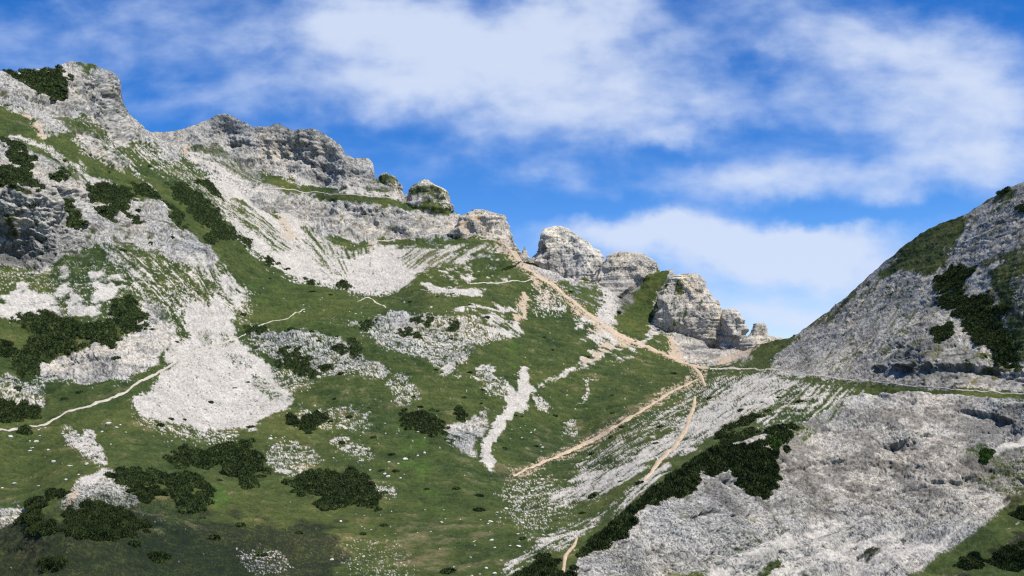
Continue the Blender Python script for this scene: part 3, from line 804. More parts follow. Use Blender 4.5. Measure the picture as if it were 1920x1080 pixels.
    C = C * (1 + W[:, SCREE] * np.clip(.10 * med + .12 * white + .10 * N['mid'] - .45 * sstep(med + .5 * white, 1.25, 2.1), -.7, .3))[:, None]
    gt = 1 + .24 * N['fine'] + .16 * N['mid'] + .14 * lo
    C = C * (1 + grassw * (np.clip(gt, .4, 1.7) - 1))[:, None]
    terr = fbm(x * .045, y * .045, z + .5 * j1, .85, 2, 88.0)
    C = C * (1 + grassw * .10 * np.clip(terr, -1.5, 1.5))[:, None]
    yel = np.clip(.5 * lo + .4 * N['mid'], -1.2, 1.2)
    C = C * (1 + grassw[:, None] * yel[:, None] * np.array([.22, .03, .0], np.float32))
    C = np.clip(C, .004, .78)
    # --- relief
    def stair(h, per):
        q = (h / per) % 1.0
        return np.where(q < .82, q / .82, (1 - q) / .18) - .5
    led = stair(z + .12 * x + 2.0 * j1, 6.0) * 1.3 + stair(z + .12 * x + 1.2 * j1 + .4 * med, 2.3) * .5
    cliff = 1 - sstep(px, 1000, 1100)
    big = fbm(x, y, z * .6, 30, 3, 2.0) * 1.7 + fbm(x * 1.4, y * 1.4, z * .35, 11, 2, 62.0) * .8
    big = big + cliff * ((ridged(x, y, z * .5, 26, 2, 12.0) - .6) * 6.0 + fbm(x, y, z, 38, 2, 19.0) * 2.4)
    if wrap:      # free-standing towers: split into vertical pillars as well as beds
        fa = np.abs(perlin((x * .8 + z * .6) / 13, y / 13, (z * .8 - x * .6) / 34 + 4)) + .7 * np.abs(perlin((x * .7 - z * .7) / 9 + 9, y / 9, (z * .7 + x * .7) / 26))
        rib_ = ridged(x, y, z * .16, 15, 3, 8.0) - .6
        big = big * 1.25 + rib_ * 3.5 - (fa - .9) * 3.6
        led = led * .32
    rk = big - sstep(crack, .62, .9) * 1.3 - sstep(crack2, .6, .9) * .55 + led + .22 * med
    gs = .35 * j1 + .30 * N['mid'] + .10 * med + .10 * terr
    scl = np.clip(np.linalg.norm(P.reshape(-1, 3), axis=1) / 450, .22, 1.15)
    calm = 1 - .62 * sstep(px, 1380, 1480) if (not wrap and base_cls == GRASS) else 1.0
    if base_cls == ROCK and not wrap:
        rk = rk * 1.0 + 1.1 * fbm(x, y, z, 7, 3, 91.0) - 1.2 * sstep(crack3, .6, .9)
    if base_cls == GRASS and not wrap:
        cz = [(1600, 712), (1660, 650), (1740, 600), (1800, 590), (1880, 660), (1960, 690), (2100, 700), (2100, 745), (1920, 730), (1700, 716)]
        GXc, GYc = np.meshgrid(np.arange(1560, 2160, 4.0), np.arange(560, 780, 4.0))
        mc = blur(inpoly(GXc, GYc, cz).astype(np.float32), 5)
        calm = calm + .8 * np.where((px > 1570) & (py > 570) & (py < 770), bilin(mc, (px - 1560) / 4, (py - 560) / 4), 0)
    if below is not None:      # crests keep their measured outline
        calm = calm * (.30 + .70 * sstep(below.ravel(), 2, 38))
    if wrap:
        rk = rk - 1.2
    disp = (rough * calm * rk * scl + (1 - rough) * gs * np.clip(scl, .4, 1)) * amp_scale
    und = np.zeros(len(x), np.float32)
    for (onrib, pl, dm, fade) in UNDER:
        if wrap or onrib != (base_cls == ROCK):
            continue
        q = np.array(pl, float)
        sel = np.nonzero((px > q[0, 0]) & (px < q[-1, 0]))[0]
        dd = py[sel] - np.interp(px[sel], q[:, 0], q[:, 1]) + 4.5 * j1[sel] + 2.5 * med[sel]
        dm = dm * (1.6 if onrib else 1.0) * np.clip(.55 + .75 * fbm(x[sel], y[sel], z[sel] * .3, 16, 3, 51.0, .7), 0, 1.6)
        ends = sstep(px[sel], q[0, 0], q[0, 0] + 30) * (1 - sstep(px[sel], q[-1, 0] - 30, q[-1, 0]))
        und[sel] += -dm * ends * sstep(dd, -1.5, 2.5) * np.exp(-np.maximum(dd, 0) / fade) + .3 * dm * ends * np.exp(-np.abs(dd + 4) / 6)
    if base_cls == ROCK and not wrap:
        und += 2.6 * fbm(x, y, z, 24, 2, 17.0) * sstep(below.ravel(), 4, 60) + 1.1 * stair(z + .30 * x + 2.5 * j1, 7.5)
    disp += und
    disp += W[:, SCREE] * .05 * N['fine']
    nd_ = n.reshape(-1, 3).copy()
    nd_[:, 2] *= 1 - .68 * np.clip(rough, 0, 1)      # rock weathers back into the face, it does not grow upwards
    Pn = P.reshape(-1, 3) + nd_ * disp[:, None]
    return Pn.reshape(P.shape), C.reshape(shp + (3,))


# ------------------------------------------------------------------ the lie of the land
SHARED = [(760, 520, 640), (900, 455, 728), (960, 480, 690), (820, 490, 672), (740, 545, 600)]
MAIN = [
    (0, 1080, 185), (300, 1080, 180), (700, 1080, 190), (960, 1080, 180), (1060, 1080, 172), (200, 985, 196), (100, 960, 200), (200, 900, 232), (60, 905, 250), (350, 900, 250), (450, 950, 235),
    (700, 900, 280), (550, 880, 285), (940, 888, 302), (850, 960, 245), (600, 780, 360), (100, 800, 300), (250, 735, 335), (400, 790, 348), (0, 860, 265),
    (400, 650, 424), (385, 520, 475), (100, 700, 362), (200, 640, 380), (280, 680, 372), (160, 590, 392), (60, 560, 405), (0, 640, 365), (100, 515, 430), (30, 492, 436), (50, 345, 443), (0, 420, 438), (0, 350, 444), (100, 470, 442), (100, 360, 452), (200, 430, 470), (300, 400, 510), (110, 290, 500), (30, 235, 522), (100, 200, 570), (180, 130, 625), (0, 140, 570), (-150, 150, 540), (-150, 500, 400), (-150, 800, 260),
    (225, 180, 650), (300, 258, 665), (260, 300, 610), (430, 400, 605), (350, 330, 620), (560, 515, 585), (480, 470, 590), (440, 540, 510), (690, 548, 572), (600, 560, 530), (540, 640, 450), (600, 690, 415),
    (700, 640, 445), (800, 570, 525), (850, 700, 425), (780, 760, 378), (860, 820, 335), (900, 640, 470), (960, 720, 425), (940, 790, 372), (1000, 600, 560), (1000, 520, 640), (990, 490, 690), (1040, 505, 690), (1100, 540, 665), (1080, 580, 600),
    (1150, 630, 575), (1250, 508, 668), (1215, 540, 662), (1180, 600, 632), (1260, 630, 605), (1320, 690, 522), (1330, 655, 590), (1400, 655, 560), (1250, 720, 478), (1100, 740, 435), (1100, 830, 372), (1000, 870, 322), (1060, 900, 292),
    (1150, 890, 268), (1220, 885, 250), (1280, 820, 305), (1300, 745, 420), (1400, 760, 335), (1380, 715, 440), (1500, 700, 385), (1100, 1000, 212), (1200, 960, 215), (1350, 860, 246), (1500, 800, 278),
    (1480, 636, 492), (1600, 545, 440), (1700, 457, 415), (1800, 405, 385), (1920, 340, 350), (1600, 690, 342), (1700, 724, 288), (1700, 700, 300), (1710, 655, 306), (1850, 730, 270), (1850, 705, 277), (1850, 665, 282), (1870, 620, 296), (1920, 738, 262), (1700, 620, 340), (1800, 560, 332), (1920, 600, 282), (1920, 480, 308), (2080, 270, 330), (2080, 600, 262), (2100, 760, 246),
    (1700, 800, 275), (1920, 850, 235), (1920, 1080, 225), (1500, 1080, 240), (0, 1300, 130), (960, 1300, 130), (1920, 1300, 190), (2100, 1000, 200), (2420, 700, 250), (2420, 200, 345), (2420, 1200, 205), (-480, 200, 500), (-480, 800, 240), (-480, 500, 370), (-480, 1200, 140)] + SHARED
D_MAIN = tps(MAIN)
RIDGE = [(270, 262, 850), (300, 300, 820), (420, 212, 870), (600, 250, 850), (520, 235, 868), (700, 310, 838), (800, 370, 830), (850, 400, 812), (930, 430, 765), (975, 480, 705), (400, 290, 850), (500, 320, 842), (600, 345, 832), (740, 372, 800),
         (450, 345, 800), (520, 375, 780), (640, 385, 788), (750, 402, 780), (840, 410, 785), (550, 415, 764), (650, 440, 762), (750, 452, 756), (850, 440, 762), (560, 470, 690), (480, 430, 700), (430, 400, 715), (640, 500, 668), (690, 545, 622), (600, 520, 640),
         (400, 350, 765), (340, 280, 835), (690, 600, 590), (900, 560, 640), (1000, 560, 660)] + SHARED[:4]
RIDGE = [(a, b, c * (1.006 if a > 720 else 1.0)) for (a, b, c) in RIDGE]
D_RIDGE = tps(RIDGE)
RIB = [(1050, 1085, 158), (1130, 1010, 176), (1250, 905, 204), (1330, 850, 226), (1450, 805, 246), (1560, 760, 264), (1700, 738, 258), (1920, 745, 242), (2100, 780, 222),
       (1920, 1080, 186), (1500, 1080, 194), (1300, 1080, 170), (1700, 1080, 188), (1700, 900, 222), (1900, 900, 215), (1400, 950, 208), (1600, 830, 240), (1300, 980, 188), (1550, 960, 214), (1800, 800, 243), (2100, 1000, 194), (1000, 1250, 136), (1500, 1300, 160), (1920, 1300, 158),
       (1780, 830, 235), (1680, 810, 241), (1620, 850, 236), (1700, 762, 251), (1760, 850, 230), (1430, 900, 222), (2420, 820, 200), (2420, 1100, 170), (2420, 1350, 140)]
D_RIB = tps(RIB)

TOP_MAIN = [(-540, 215), (-220, 160), (-60, 140), (0, 131), (12, 131), (22, 136), (45, 132), (60, 130), (110, 129), (118, 122), (135, 115), (150, 116), (172, 118), (185, 124), (205, 132), (219, 143), (224, 160), (227, 182), (232, 195), (245, 215), (262, 232), (280, 245), (298, 258), (320, 272),
            (345, 292), (370, 318), (400, 350), (425, 385), (440, 415), (470, 445), (505, 480), (540, 505), (565, 517), (600, 523), (625, 527), (655, 531), (672, 540), (690, 546), (740, 545), (850, 540), (930, 515), (975, 492), (1010, 500), (1060, 520), (1120, 530), (1165, 560), (1200, 535), (1240, 507), (1262, 505), (1272, 525), (1285, 600),
            (1330, 655), (1395, 655), (1440, 642), (1480, 633), (1500, 622), (1530, 600), (1560, 577), (1600, 545), (1640, 506), (1670, 481), (1700, 457), (1730, 437), (1760, 420), (1790, 411), (1810, 402), (1850, 374), (1880, 358), (1920, 340), (2100, 262), (2480, 150)]
BOT = [(-540, 1400), (2500, 1400)]
STEP = 1.6
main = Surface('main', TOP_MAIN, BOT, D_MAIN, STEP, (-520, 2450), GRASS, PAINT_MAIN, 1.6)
TOP_RIDGE = [(255, 262), (280, 252), (300, 247), (330, 243), (360, 238), (385, 226), (410, 215), (422, 212), (440, 218), (460, 230), (470, 236), (495, 237), (510, 230), (522, 231), (540, 240), (550, 247), (565, 242), (580, 241), (610, 250), (625, 262), (640, 276), (648, 290), (665, 297),
             (690, 296), (699, 305), (703, 330), (715, 345), (750, 360), (790, 375), (845, 396), (870, 404), (900, 418), (950, 440), (972, 478), (985, 500), (1010, 530)]
BOT_RIDGE = [(250, 330), (330, 400), (430, 480), (560, 570), (690, 600), (760, 590), (900, 585), (1010, 570)]
ridge = Surface('ridge', TOP_RIDGE, BOT_RIDGE, D_RIDGE, STEP, (258, 1005), GRASS, PAINT_MAIN, 2.0)
TOP_RIB = [(1030, 1190), (1062, 1110), (1072, 1080), (1084, 1052), (1091, 1030), (1110, 1022), (1150, 990), (1200, 945), (1250, 905), (1300, 872), (1340, 846), (1400, 822), (1450, 806), (1500, 795), (1540, 775), (1580, 748), (1620, 738), (1700, 735), (1800, 741), (1920, 748), (2100, 765), (2480, 800)]
rib = Surface('rib', TOP_RIB, BOT, D_RIB, STEP, (1034, 2450), ROCK, PAINT_RIB, 1.6, [(2, -.6), (5, -2.5), (10, -7), (18, -14), (30, -24)])

# one sheet each: left mountain, valley meadow, right-hand slope, far ridge, near rocky rib
MTN = [(-300, -100), (700, -100), (690, 546), (560, 530), (470, 600), (440, 640), (340, 672), (240, 742), (60, 808), (-300, 830)]
SLOPE = [(1395, 500), (2300, 100), (2300, 1400), (1030, 1400), (1000, 1010), (1220, 885), (1300, 745), (1330, 690), (1400, 668)]
im = inpoly(main.fx, main.fy, MTN)
isl = inpoly(main.fx, main.fy, SLOPE) & ~im
hid = (main.fx > 1100) & (main.fy > np.interp(main.fx, *np.array(TOP_RIB, float).T) + 45)   # far behind the near rib
im &= ~hid
isl &= ~hid
structure(submesh('mountain', main.V, main.Q, main.CV, im, M_TERR))
structure(submesh('hillside', main.V, main.Q, main.CV, isl, M_TERR))
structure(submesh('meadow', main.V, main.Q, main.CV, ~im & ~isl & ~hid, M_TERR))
structure(mesh_np('ridge', ridge.V, ridge.Q, M_TERR, ridge.CV))
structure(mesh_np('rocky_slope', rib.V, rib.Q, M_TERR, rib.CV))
# low ground all round, out to the horizon
gx = np.array([-30000, -3000, -900, 900, 3000, 30000.])
gv = np.array([(a, b, -170.0) for b in gx for a in gx])
gi = np.arange(5)[:, None] * 6 + np.arange(5)[None]
gq = np.stack([gi, gi + 1, gi + 7, gi + 6], -1).reshape(-1, 4)
structure(mesh_np('ground', gv, gq, M_TERR, np.tile(np.array([[.05, .075, .03]]), (36, 1))))


# ------------------------------------------------------------------ rock towers on the crest
def tower(name, prof, zc, label, cat, thick=.8, amp=.5, pale=1.18):
    p = np.array(prof, float)
    ys = np.arange(p[0, 0], p[-1, 0], 1.4)
    xl = np.interp(ys, p[:, 0], p[:, 1]); xr = np.interp(ys, p[:, 0], p[:, 2])
    xl = xl + 2.0 * fbm(ys, 0 * ys, 0 * ys, 14, 4, p[0, 1], .7); xr = xr + 2.0 * fbm(ys, 0 * ys, 0 * ys, 14, 4, p[0, 2] + 3, .7)
    wmax = (xr - xl).max()
    na = int(max(40, wmax * 3.0))
    th = np.linspace(0, 2 * math.pi, na, endpoint=False)
    cx = np.sign(np.cos(th)) * np.abs(np.cos(th)) ** .8
    sy = np.sign(np.sin(th)) * np.abs(np.sin(th)) ** .8
    mid = (xl + xr) / 2; hw = (xr - xl) / 2
    PX = mid[:, None] + hw[:, None] * cx[None]
    PY = np.repeat(ys[:, None], na, 1)
    rdep = np.minimum(hw, wmax * .5) * zc / F * thick
    base = rdep.max()
    Z = zc + .55 * base - rdep[:, None] * sy[None]
    xc = (PX - 960) / F * zc
    yc = (540 - PY) / F * zc
    P = np.stack([xc, Z * cp - yc * sp, Z * sp * 0 + zc * sp + yc * cp], -1)
    n = np.zeros_like(P)
    n[..., 0] = cx[None] * .9; n[..., 1] = -sy[None]; n[..., 2] = .25
    n /= np.linalg.norm(n, axis=-1)[..., None]
    P2, C = cover_and_displace(P, n, PX, PY, ROCK, PAINT_MAIN, amp, True)
    C = np.clip(C * pale * np.array([1.03, 1.0, .95]), 0, .6)
    nr = len(ys)
    V = P2.reshape(-1, 3)
    i = np.arange(nr - 1)[:, None] * na
    j = np.arange(na)
    a = i + j[None]; b = i + ((j + 1) % na)[None]
    Q = np.stack([a, a + na, b + na, b], -1).reshape(-1, 4)
    # cap
    top = P2[0].mean(0) + np.array([0, 0, .4])
    V = np.concatenate([V, top[None]])
    k = len(V) - 1
    Qc = np.stack([np.full(na, k), j, (j + 1) % na, (j + 1) % na], -1)
    C = np.concatenate([C.reshape(-1, 3), C[0].mean(0)[None]])
    me_faces = Q
    o = mesh_np(name, V, me_faces, M_TERR, C)
    # close the top with a fan
    import bmesh
    bm = bmesh.new(); bm.from_mesh(o.data); bm.verts.ensure_lookup_table()
    for t_ in range(na):
        bm.faces.new((bm.verts[k], bm.verts[t_], bm.verts[(t_ + 1) % na]))
    bmesh.ops.recalc_face_normals(bm, faces=bm.faces)
    bm.to_mesh(o.data); bm.free()
    return tag(o, label, cat)


tower('rock_horn', [(320, 717, 725), (326, 708, 735), (340, 691, 745), (357, 682, 751), (375, 672, 758), (392, 665, 762)], 822, 'smaller pointed grey horn with grassy face at the foot of the long cliff ridge', 'rock')
tower('rock_horn', [(332, 788, 806), (338, 776, 816), (345, 765, 828), (352, 757, 836), (365, 752, 839), (380, 750, 845), (397, 748, 848), (415, 742, 852)], 808, 'broad grassy horn with a blunt roof shaped top standing alone above the bowl', 'rock')
tower('rock_crag', [(389, 888, 906), (394, 876, 930), (398, 866, 945), (405, 856, 949), (425, 848, 952), (440, 838, 959), (455, 832, 966), (470, 832, 973), (495, 832, 985)], 752, 'long sloping limestone crag left of the narrow notch with a sheer right edge', 'rock', .6)
tower('rock_needle', [(461, 981, 984), (466, 979, 987), (472, 977, 990), (482, 972, 994), (500, 966, 1000)], 722, 'tiny rock needle standing in the narrow notch', 'rock', .8, .08)
tower('rock_tower', [(417, 1036, 1054), (421, 1026, 1064), (428, 1018, 1076), (440, 1013, 1094), (452, 1009, 1108), (465, 1004, 1124), (478, 999, 1136), (492, 992, 1146), (512, 988, 1160), (535, 1000, 1172), (550, 1010, 1175)], 716, 'large rounded pale limestone tower just right of the narrow notch', 'rock', .8, .5, 1.38)
tower('rock_crag', [(467, 1163, 1182), (470, 1152, 1208), (478, 1142, 1222), (488, 1133, 1234), (500, 1122, 1243), (520, 1112, 1248), (560, 1100, 1250), (600, 1092, 1252), (650, 1088, 1255)], 688, 'jagged grey crag with a green grass strip between the rounded tower and the stepped tower', 'rock')
tower('rock_tower', [(509, 1293, 1315), (514, 1264, 1320), (521, 1256, 1326), (540, 1246, 1340), (560, 1236, 1354), (580, 1226, 1366), (600, 1222, 1376), (630, 1228, 1384), (660, 1246, 1384), (700, 1250, 1380)], 622, 'big stepped cream and grey tower above the trail at the pass', 'rock', .8, .5, 1.28)
tower('rock_buttress', [(579, 1362, 1382), (588, 1357, 1393), (600, 1354, 1398), (620, 1350, 1401), (645, 1345, 1400), (662, 1340, 1393), (700, 1335, 1380)], 612, 'square cut buttress leaning on the right side of the stepped tower', 'rock')
tower('rock_tower', [(604, 1429, 1440), (609, 1424, 1445), (618, 1419, 1446), (628, 1410, 1450), (634, 1402, 1474), (645, 1392, 1486), (675, 1380, 1490)], 590, 'small low rock knob in the gap beside the right slope', 'rock', .8, .35)


# ------------------------------------------------------------------ trails
def trail(name, surf, pts, wpx, mat, label=None, lift=.18):
    p = np.array(pts, float)
    seg = np.linalg.norm(np.diff(p, axis=0), axis=1)
    s = np.concatenate([[0], np.cumsum(seg)])
    t = np.arange(0, s[-1], 1.6)
    x = np.interp(t, s, p[:, 0]); y = np.interp(t, s, p[:, 1])
    k = np.ones(9) / 9
    xp = np.convolve(np.pad(x, 4, 'edge'), k, 'valid'); yp = np.convolve(np.pad(y, 4, 'edge'), k, 'valid')
    x, y = xp + .9 * fbm(t, 0 * t, 0 * t + 2, 26, 2, 3.0), yp + .9 * fbm(t, 0 * t, 0 * t + 8, 26, 2, 6.0)
    wd = np.interp(t, s, np.broadcast_to(np.array(wpx, float), (len(p),)))
    tx = np.gradient(x); ty = np.gradient(y)
    ln = np.hypot(tx, ty) + 1e-9
    nx, ny = -ty / ln, tx / ln
    wl = wd * (.44 + .10 * fbm(t, 0 * t, 0 * t, 24, 2, 1.0)); wr = wd * (.44 + .10 * fbm(t, 0 * t, 0 * t, 24, 2, 5.0))
    rows = []
    K = 5
    for i in range(K):
        f = i / (K - 1)
        o = -wl * (1 - f) + wr * f
        q = surf.at(x + nx * o, y + ny * o)
        up = lift * (1.0 if 0 < i < K - 1 else -.6)
        toc = -q / np.linalg.norm(q, axis=1)[:, None]
        q = q + np.array([0, 0, up]) + toc * up
        rows.append(q)
    V = np.array(rows).transpose(1, 0, 2).reshape(-1, 3)
    n = len(t)
    i = np.arange(n - 1)[:, None] * K + np.arange(K - 1)[None]
    Q = np.stack([i, i + 1, i + K + 1, i + K], -1).reshape(-1, 4)
    return structure(mesh_np(name, V, Q, mat))


trail('path', main, [(-60, 806), (15, 808), (55, 803), (90, 790), (120, 776), (180, 757), (240, 735), (250, 722), (300, 697), (350, 668), (370, 656), (410, 645), (442, 636)], (5, 5, 5, 5, 5, 5, 5, 6, 5, 5, 4.5, 4.5, 4), M_TRAIL_W)
trail('path', main, [(446, 634), (480, 610), (540, 595), (575, 578)], 2.6, M_TRAIL_W, lift=.1)
trail('path', main, [(668, 566), (690, 556), (700, 563), (726, 579)], 2.2, M_TRAIL_W, lift=.1)
trail('path', ridge, [(935, 452), (958, 472), (978, 494)], 4, M_TRAIL, lift=.5)
trail('path', main, [(980, 497), (1000, 512), (1040, 535), (1080, 570), (1120, 600), (1155, 625), (1200, 645), (1260, 670), (1300, 686), (1330, 691)], (5, 5, 7, 8, 8, 8, 7, 6, 6, 6), M_TRAIL, lift=.35)
trail('path', main, [(1330, 691), (1400, 691), (1460, 693), (1520, 703), (1600, 712), (1700, 723), (1800, 731), (1940, 739)], (5, 3, 2.4, 2.2, 2.2, 2.4, 2.4, 2.4), M_TRAIL_W, lift=.08)
trail('path', main, [(1300, 686), (1314, 704), (1325, 728)], (8, 9, 6), M_TRAIL, lift=.3)
trail('path', main, [(1304, 740), (1298, 770), (1288, 800), (1270, 830), (1236, 864), (1222, 882), (1216, 892), (1204, 906)], (8, 10, 11, 12, 11, 10, 9, 6), M_TRAIL, lift=.22)
trail('path', main, [(1084, 1008), (1078, 1018), (1066, 1034), (1058, 1055), (1052, 1095), (1045, 1140)], (6, 8, 9, 9, 11, 12), M_TRAIL, lift=.22)
trail('path', main, [(1312, 709), (1240, 746), (1180, 785), (1120, 820), (1080, 840), (1030, 862), (990, 878), (960, 893)], (4, 6, 7, 8, 8, 6, 5, 4), M_TRAIL)
trail('path', main, [(880, 531), (940, 530), (1003, 525)], 2.2, M_TRAIL_W, lift=.2)
trail('path', ridge, [(470, 352), (560, 358), (640, 364), (745, 372)], 2.0, M_TRAIL_W, lift=.4)
trail('path', ridge, [(700, 452), (780, 446), (860, 440), (935, 452)], 2.2, M_TRAIL_W, lift=.4)


# ------------------------------------------------------------------ dwarf pines
def shrub_unit(ntri, seed):
    """a low mound of upward-pointing needle tufts round a closed heart; radius 1, height about 1"""
    r = np.random.default_rng(seed)
    V = []; T = []
    # heart
    nu, nv = 8, 4
    base = len(V)
    for j in range(nv):
        ph = j / nv * math.pi / 2
        for i in range(nu):
            a = 2 * math.pi * i / nu
            rr = .72 * (1 + .12 * r.normal())
            V.append((rr * math.cos(a) * math.cos(ph), rr * math.sin(a) * math.cos(ph), rr * .85 * math.sin(ph) - .25 * (j == 0)))
    V.append((0, 0, .62))
    for j in range(nv - 1):
        for i in range(nu):
            a, b = j * nu + i, j * nu + (i + 1) % nu
            T += [(a, b, b + nu), (a, b + nu, a + nu)]
    for i in range(nu):
        T.append(((nv - 1) * nu + i, (nv - 1) * nu + (i + 1) % nu, nv * nu))
    for k in range(ntri):
        a = r.uniform(0, 2 * math.pi)
        h = r.uniform(-.1, 1)
        ph = math.asin(min(1, max(-.1, h)))
        rr = r.uniform(.62, .92)
        c = np.array([rr * math.cos(a) * math.cos(ph), rr * math.sin(a) * math.cos(ph), rr * .85 * math.sin(ph)])
        d = c / np.linalg.norm(c) * .6 + np.array([0, 0, .75]) + r.normal(size=3) * .25
        d = d / np.linalg.norm(d) * r.uniform(.22, .42)
        s = np.cross(d, r.normal(size=3)); s = s / np.linalg.norm(s) * r.uniform(.07, .13)
        b0 = len(V)
        V += [tuple(c - s), tuple(c + s), tuple(c + d)]
        T.append((b0, b0 + 1, b0 + 2))
    return np.array(V), np.array(T)


UNITS = {lod: [shrub_unit(nt_, 100 + i + nt_) for i in range(4)] for lod, nt_ in (('near', 230), ('mid', 120), ('far', 56))}


def thicket(poly, label, surf=None, size=1.25, mat=None, fill=1.0):
    surf = surf or main
    q = np.array(poly, float)
    cxy = q.mean(0)
    pc = surf.at(cxy[:1], cxy[1:])[0]
    dist = np.linalg.norm(pc)
    lod = 'near' if dist < 260 else ('mid' if dist < 420 else 'far')
    r_m = size * (1.0 if dist < 300 else 1.15)
    hx = r_m * F / dist
    stx, sty = hx * .85 / fill, hx * .42 / fill
    x0, y0 = q.min(0); x1, y1 = q.max(0)
    GX, GY = np.meshgrid(np.arange(x0 - 2 * hx, x1 + 2 * hx, stx), np.arange(y0 - hx, y1 + hx, sty))
    gx = GX.ravel() + rng.uniform(-.5, .5, GX.size) * stx
    gy = GY.ravel() + rng.uniform(-.5, .5, GX.size) * sty
    wx = 1.6 * hx * fbm(gx / hx, gy / hx, 0 * gx + cxy[0], 5.0, 2, 1.0, .8)
    wy = 1.0 * hx * fbm(gx / hx, gy / hx, 0 * gx + cxy[1], 5.0, 2, 6.0, .8)
    wlim = min(1.0, .25 * min(x1 - x0, y1 - y0) / hx)
    k = inpoly(gx + wx * wlim, gy + wy * wlim, poly)
    k &= fbm(gx / hx, gy / hx, 0 * gx + 3, 4.0, 2, cxy[0], .8) > -1.1
    k |= inpoly(cxy[0] + (gx - cxy[0]) / 1.22, cxy[1] + (gy - cxy[1]) / 1.22, poly) & (rng.uniform(size=gx.size) < .07)
    if k.sum() < 2:
        gx, gy = np.append(gx[k], cxy[0]), np.append(gy[k], cxy[1])
    else:
        gx, gy = gx[k], gy[k]
    pts = surf.at(gx, gy + .38 * hx)
    VV = []; TT = []; off = 0
    for p in pts:
        uv_, ut = UNITS[lod][rng.integers(4)]
        a = rng.uniform(0, 6.28)
        s = r_m * rng.uniform(.6, 1.35)
        ca, sa = math.cos(a), math.sin(a)
        hgt = s * rng.uniform(.8, 1.25)
        v = np.stack([(uv_[:, 0] * ca - uv_[:, 1] * sa) * s, (uv_[:, 0] * sa + uv_[:, 1] * ca) * s, uv_[:, 2] * hgt], 1) + p - np.array([0, 0, .2]) - pc
        VV.append(v); TT.append(ut + off); off += len(v)
    o = mesh_np('dwarf_pine_thicket', np.concatenate(VV), np.concatenate(TT), mat or M_SHRUB)
    o.location = pc
    return tag(o, label, 'shrub')


thicket([(18, 134), (60, 129), (112, 129), (126, 150), (134, 180), (118, 186), (92, 180), (62, 162), (42, 152)], 'dark green pine patch draped over the left summit crest', size=1.9)
thicket([(4, 256), (42, 272), (60, 290), (62, 308), (40, 306), (14, 285)], 'dark thicket at left edge just above the grey cliff, below a white rock streak')
thicket([(-30, 312), (20, 308), (52, 312), (58, 335), (78, 352), (40, 356), (8, 344), (-30, 345)], 'ragged dark thicket on the cliff top at the left edge of the photo')
thicket([(100, 318), (122, 320), (126, 334), (108, 336)], 'small round pine clump beside the thicket on the left cliff top', size=1.1)
thicket([(162, 346), (200, 344), (245, 350), (252, 366), (232, 392), (200, 376), (176, 374)], 'wide dark thicket under the small white patch on the left mountain')
thicket([(248, 342), (272, 344), (300, 372), (286, 378), (262, 362)], 'short slanting thicket between the wide thicket and the steep dark mass')
thicket([(318, 346), (348, 345), (372, 358), (400, 385), (414, 405), (406, 426), (380, 424), (356, 396), (330, 372)], 'largest dark thicket sweeping down the right flank of the left mountain')
thicket([(366, 334), (392, 338), (416, 352), (414, 366), (392, 360)], 'dark thicket highest on the skyline flank above the far scree bowl')
thicket([(308, 374), (326, 384), (350, 416), (344, 430), (324, 408)], 'narrow dark thicket left of the largest sweeping one, running downhill')
thicket([(378, 436), (404, 432), (406, 450), (388, 454)], 'compact pine clump at the lower tip of the sweeping thicket, left of its neighbour')
thicket([(408, 420), (438, 424), (446, 444), (424, 452), (410, 440)], 'rounded pine clump on green turf below the sweeping thicket')
thicket([(452, 444), (470, 448), (472, 460), (458, 460)], 'small pine clump on the green flank next to the bowl edge', size=1.1)
thicket([(488, 480), (506, 478), (518, 492), (500, 496)], 'pair of low pines on the turf close under the pale scree edge', size=1.2)
thicket([(118, 372), (142, 376), (150, 398), (158, 428), (138, 420), (128, 396)], 'dark pines growing down a crack of the left grey cliff')
thicket([(180, 384), (210, 388), (228, 400), (210, 404), (186, 396)], 'thin row of dark pines on a ledge in the middle of the left cliff', size=1.1)
thicket([(240, 392), (262, 396), (268, 414), (250, 412)], 'small dark pines right of the ledge row on the left cliff', size=1.1)
thicket([(204, 566), (222, 558), (246, 560), (268, 588), (266, 610), (236, 618), (212, 602)], 'tall rounded dark thicket beside the left grey crag, right end of the long band')
thicket([(34, 590), (90, 588), (134, 594), (150, 608), (206, 600), (222, 626), (218, 646), (190, 640), (150, 630), (104, 640), (64, 622)], 'long dark pine band under the white scree at the left')
thicket([(22, 672), (44, 646), (76, 630), (112, 640), (160, 646), (96, 660), (66, 690), (40, 704)], 'dark thicket on the left end of the pale crag below the long pine band')
thicket([(-30, 640), (14, 640), (24, 654), (10, 666), (-30, 664)], 'small dark thicket cut by the left edge level with the pale crag', size=1.2)
thicket([(462, 610), (492, 606), (506, 610), (500, 620), (470, 620)], 'low dark pine strip where the mid slope trail leaves the scree fan', size=1.0)
thicket([(520, 660), (540, 648), (560, 652), (576, 668), (572, 686), (540, 688), (524, 678)], 'round dark thicket in the middle rock band right of the big scree fan')
thicket([(556, 690), (580, 686), (598, 696), (592, 706), (562, 704)], 'low dark thicket directly below the round one in the rock band', size=1.1)
thicket([(600, 682), (618, 680), (626, 690), (608, 694)], 'small pine clump right of the two thickets below the rock band', size=1.0)
thicket([(536, 614), (554, 616), (556, 626), (540, 626)], 'little pine on the upper lip of the rock band nearest the scree fan', size=1.0)
thicket([(628, 642), (640, 640), (652, 650), (648, 658), (632, 656)], 'left one of two upright pines at the end of the grey rock band', size=1.1)
thicket([(652, 636), (664, 634), (674, 650), (672, 668), (662, 666)], 'taller right one of two upright pines at the end of the grey rock band', size=1.1)
thicket([(672, 602), (688, 598), (704, 602), (702, 616), (682, 616)], 'oval dark pine on grass left of the central pale outcrop', size=1.1)
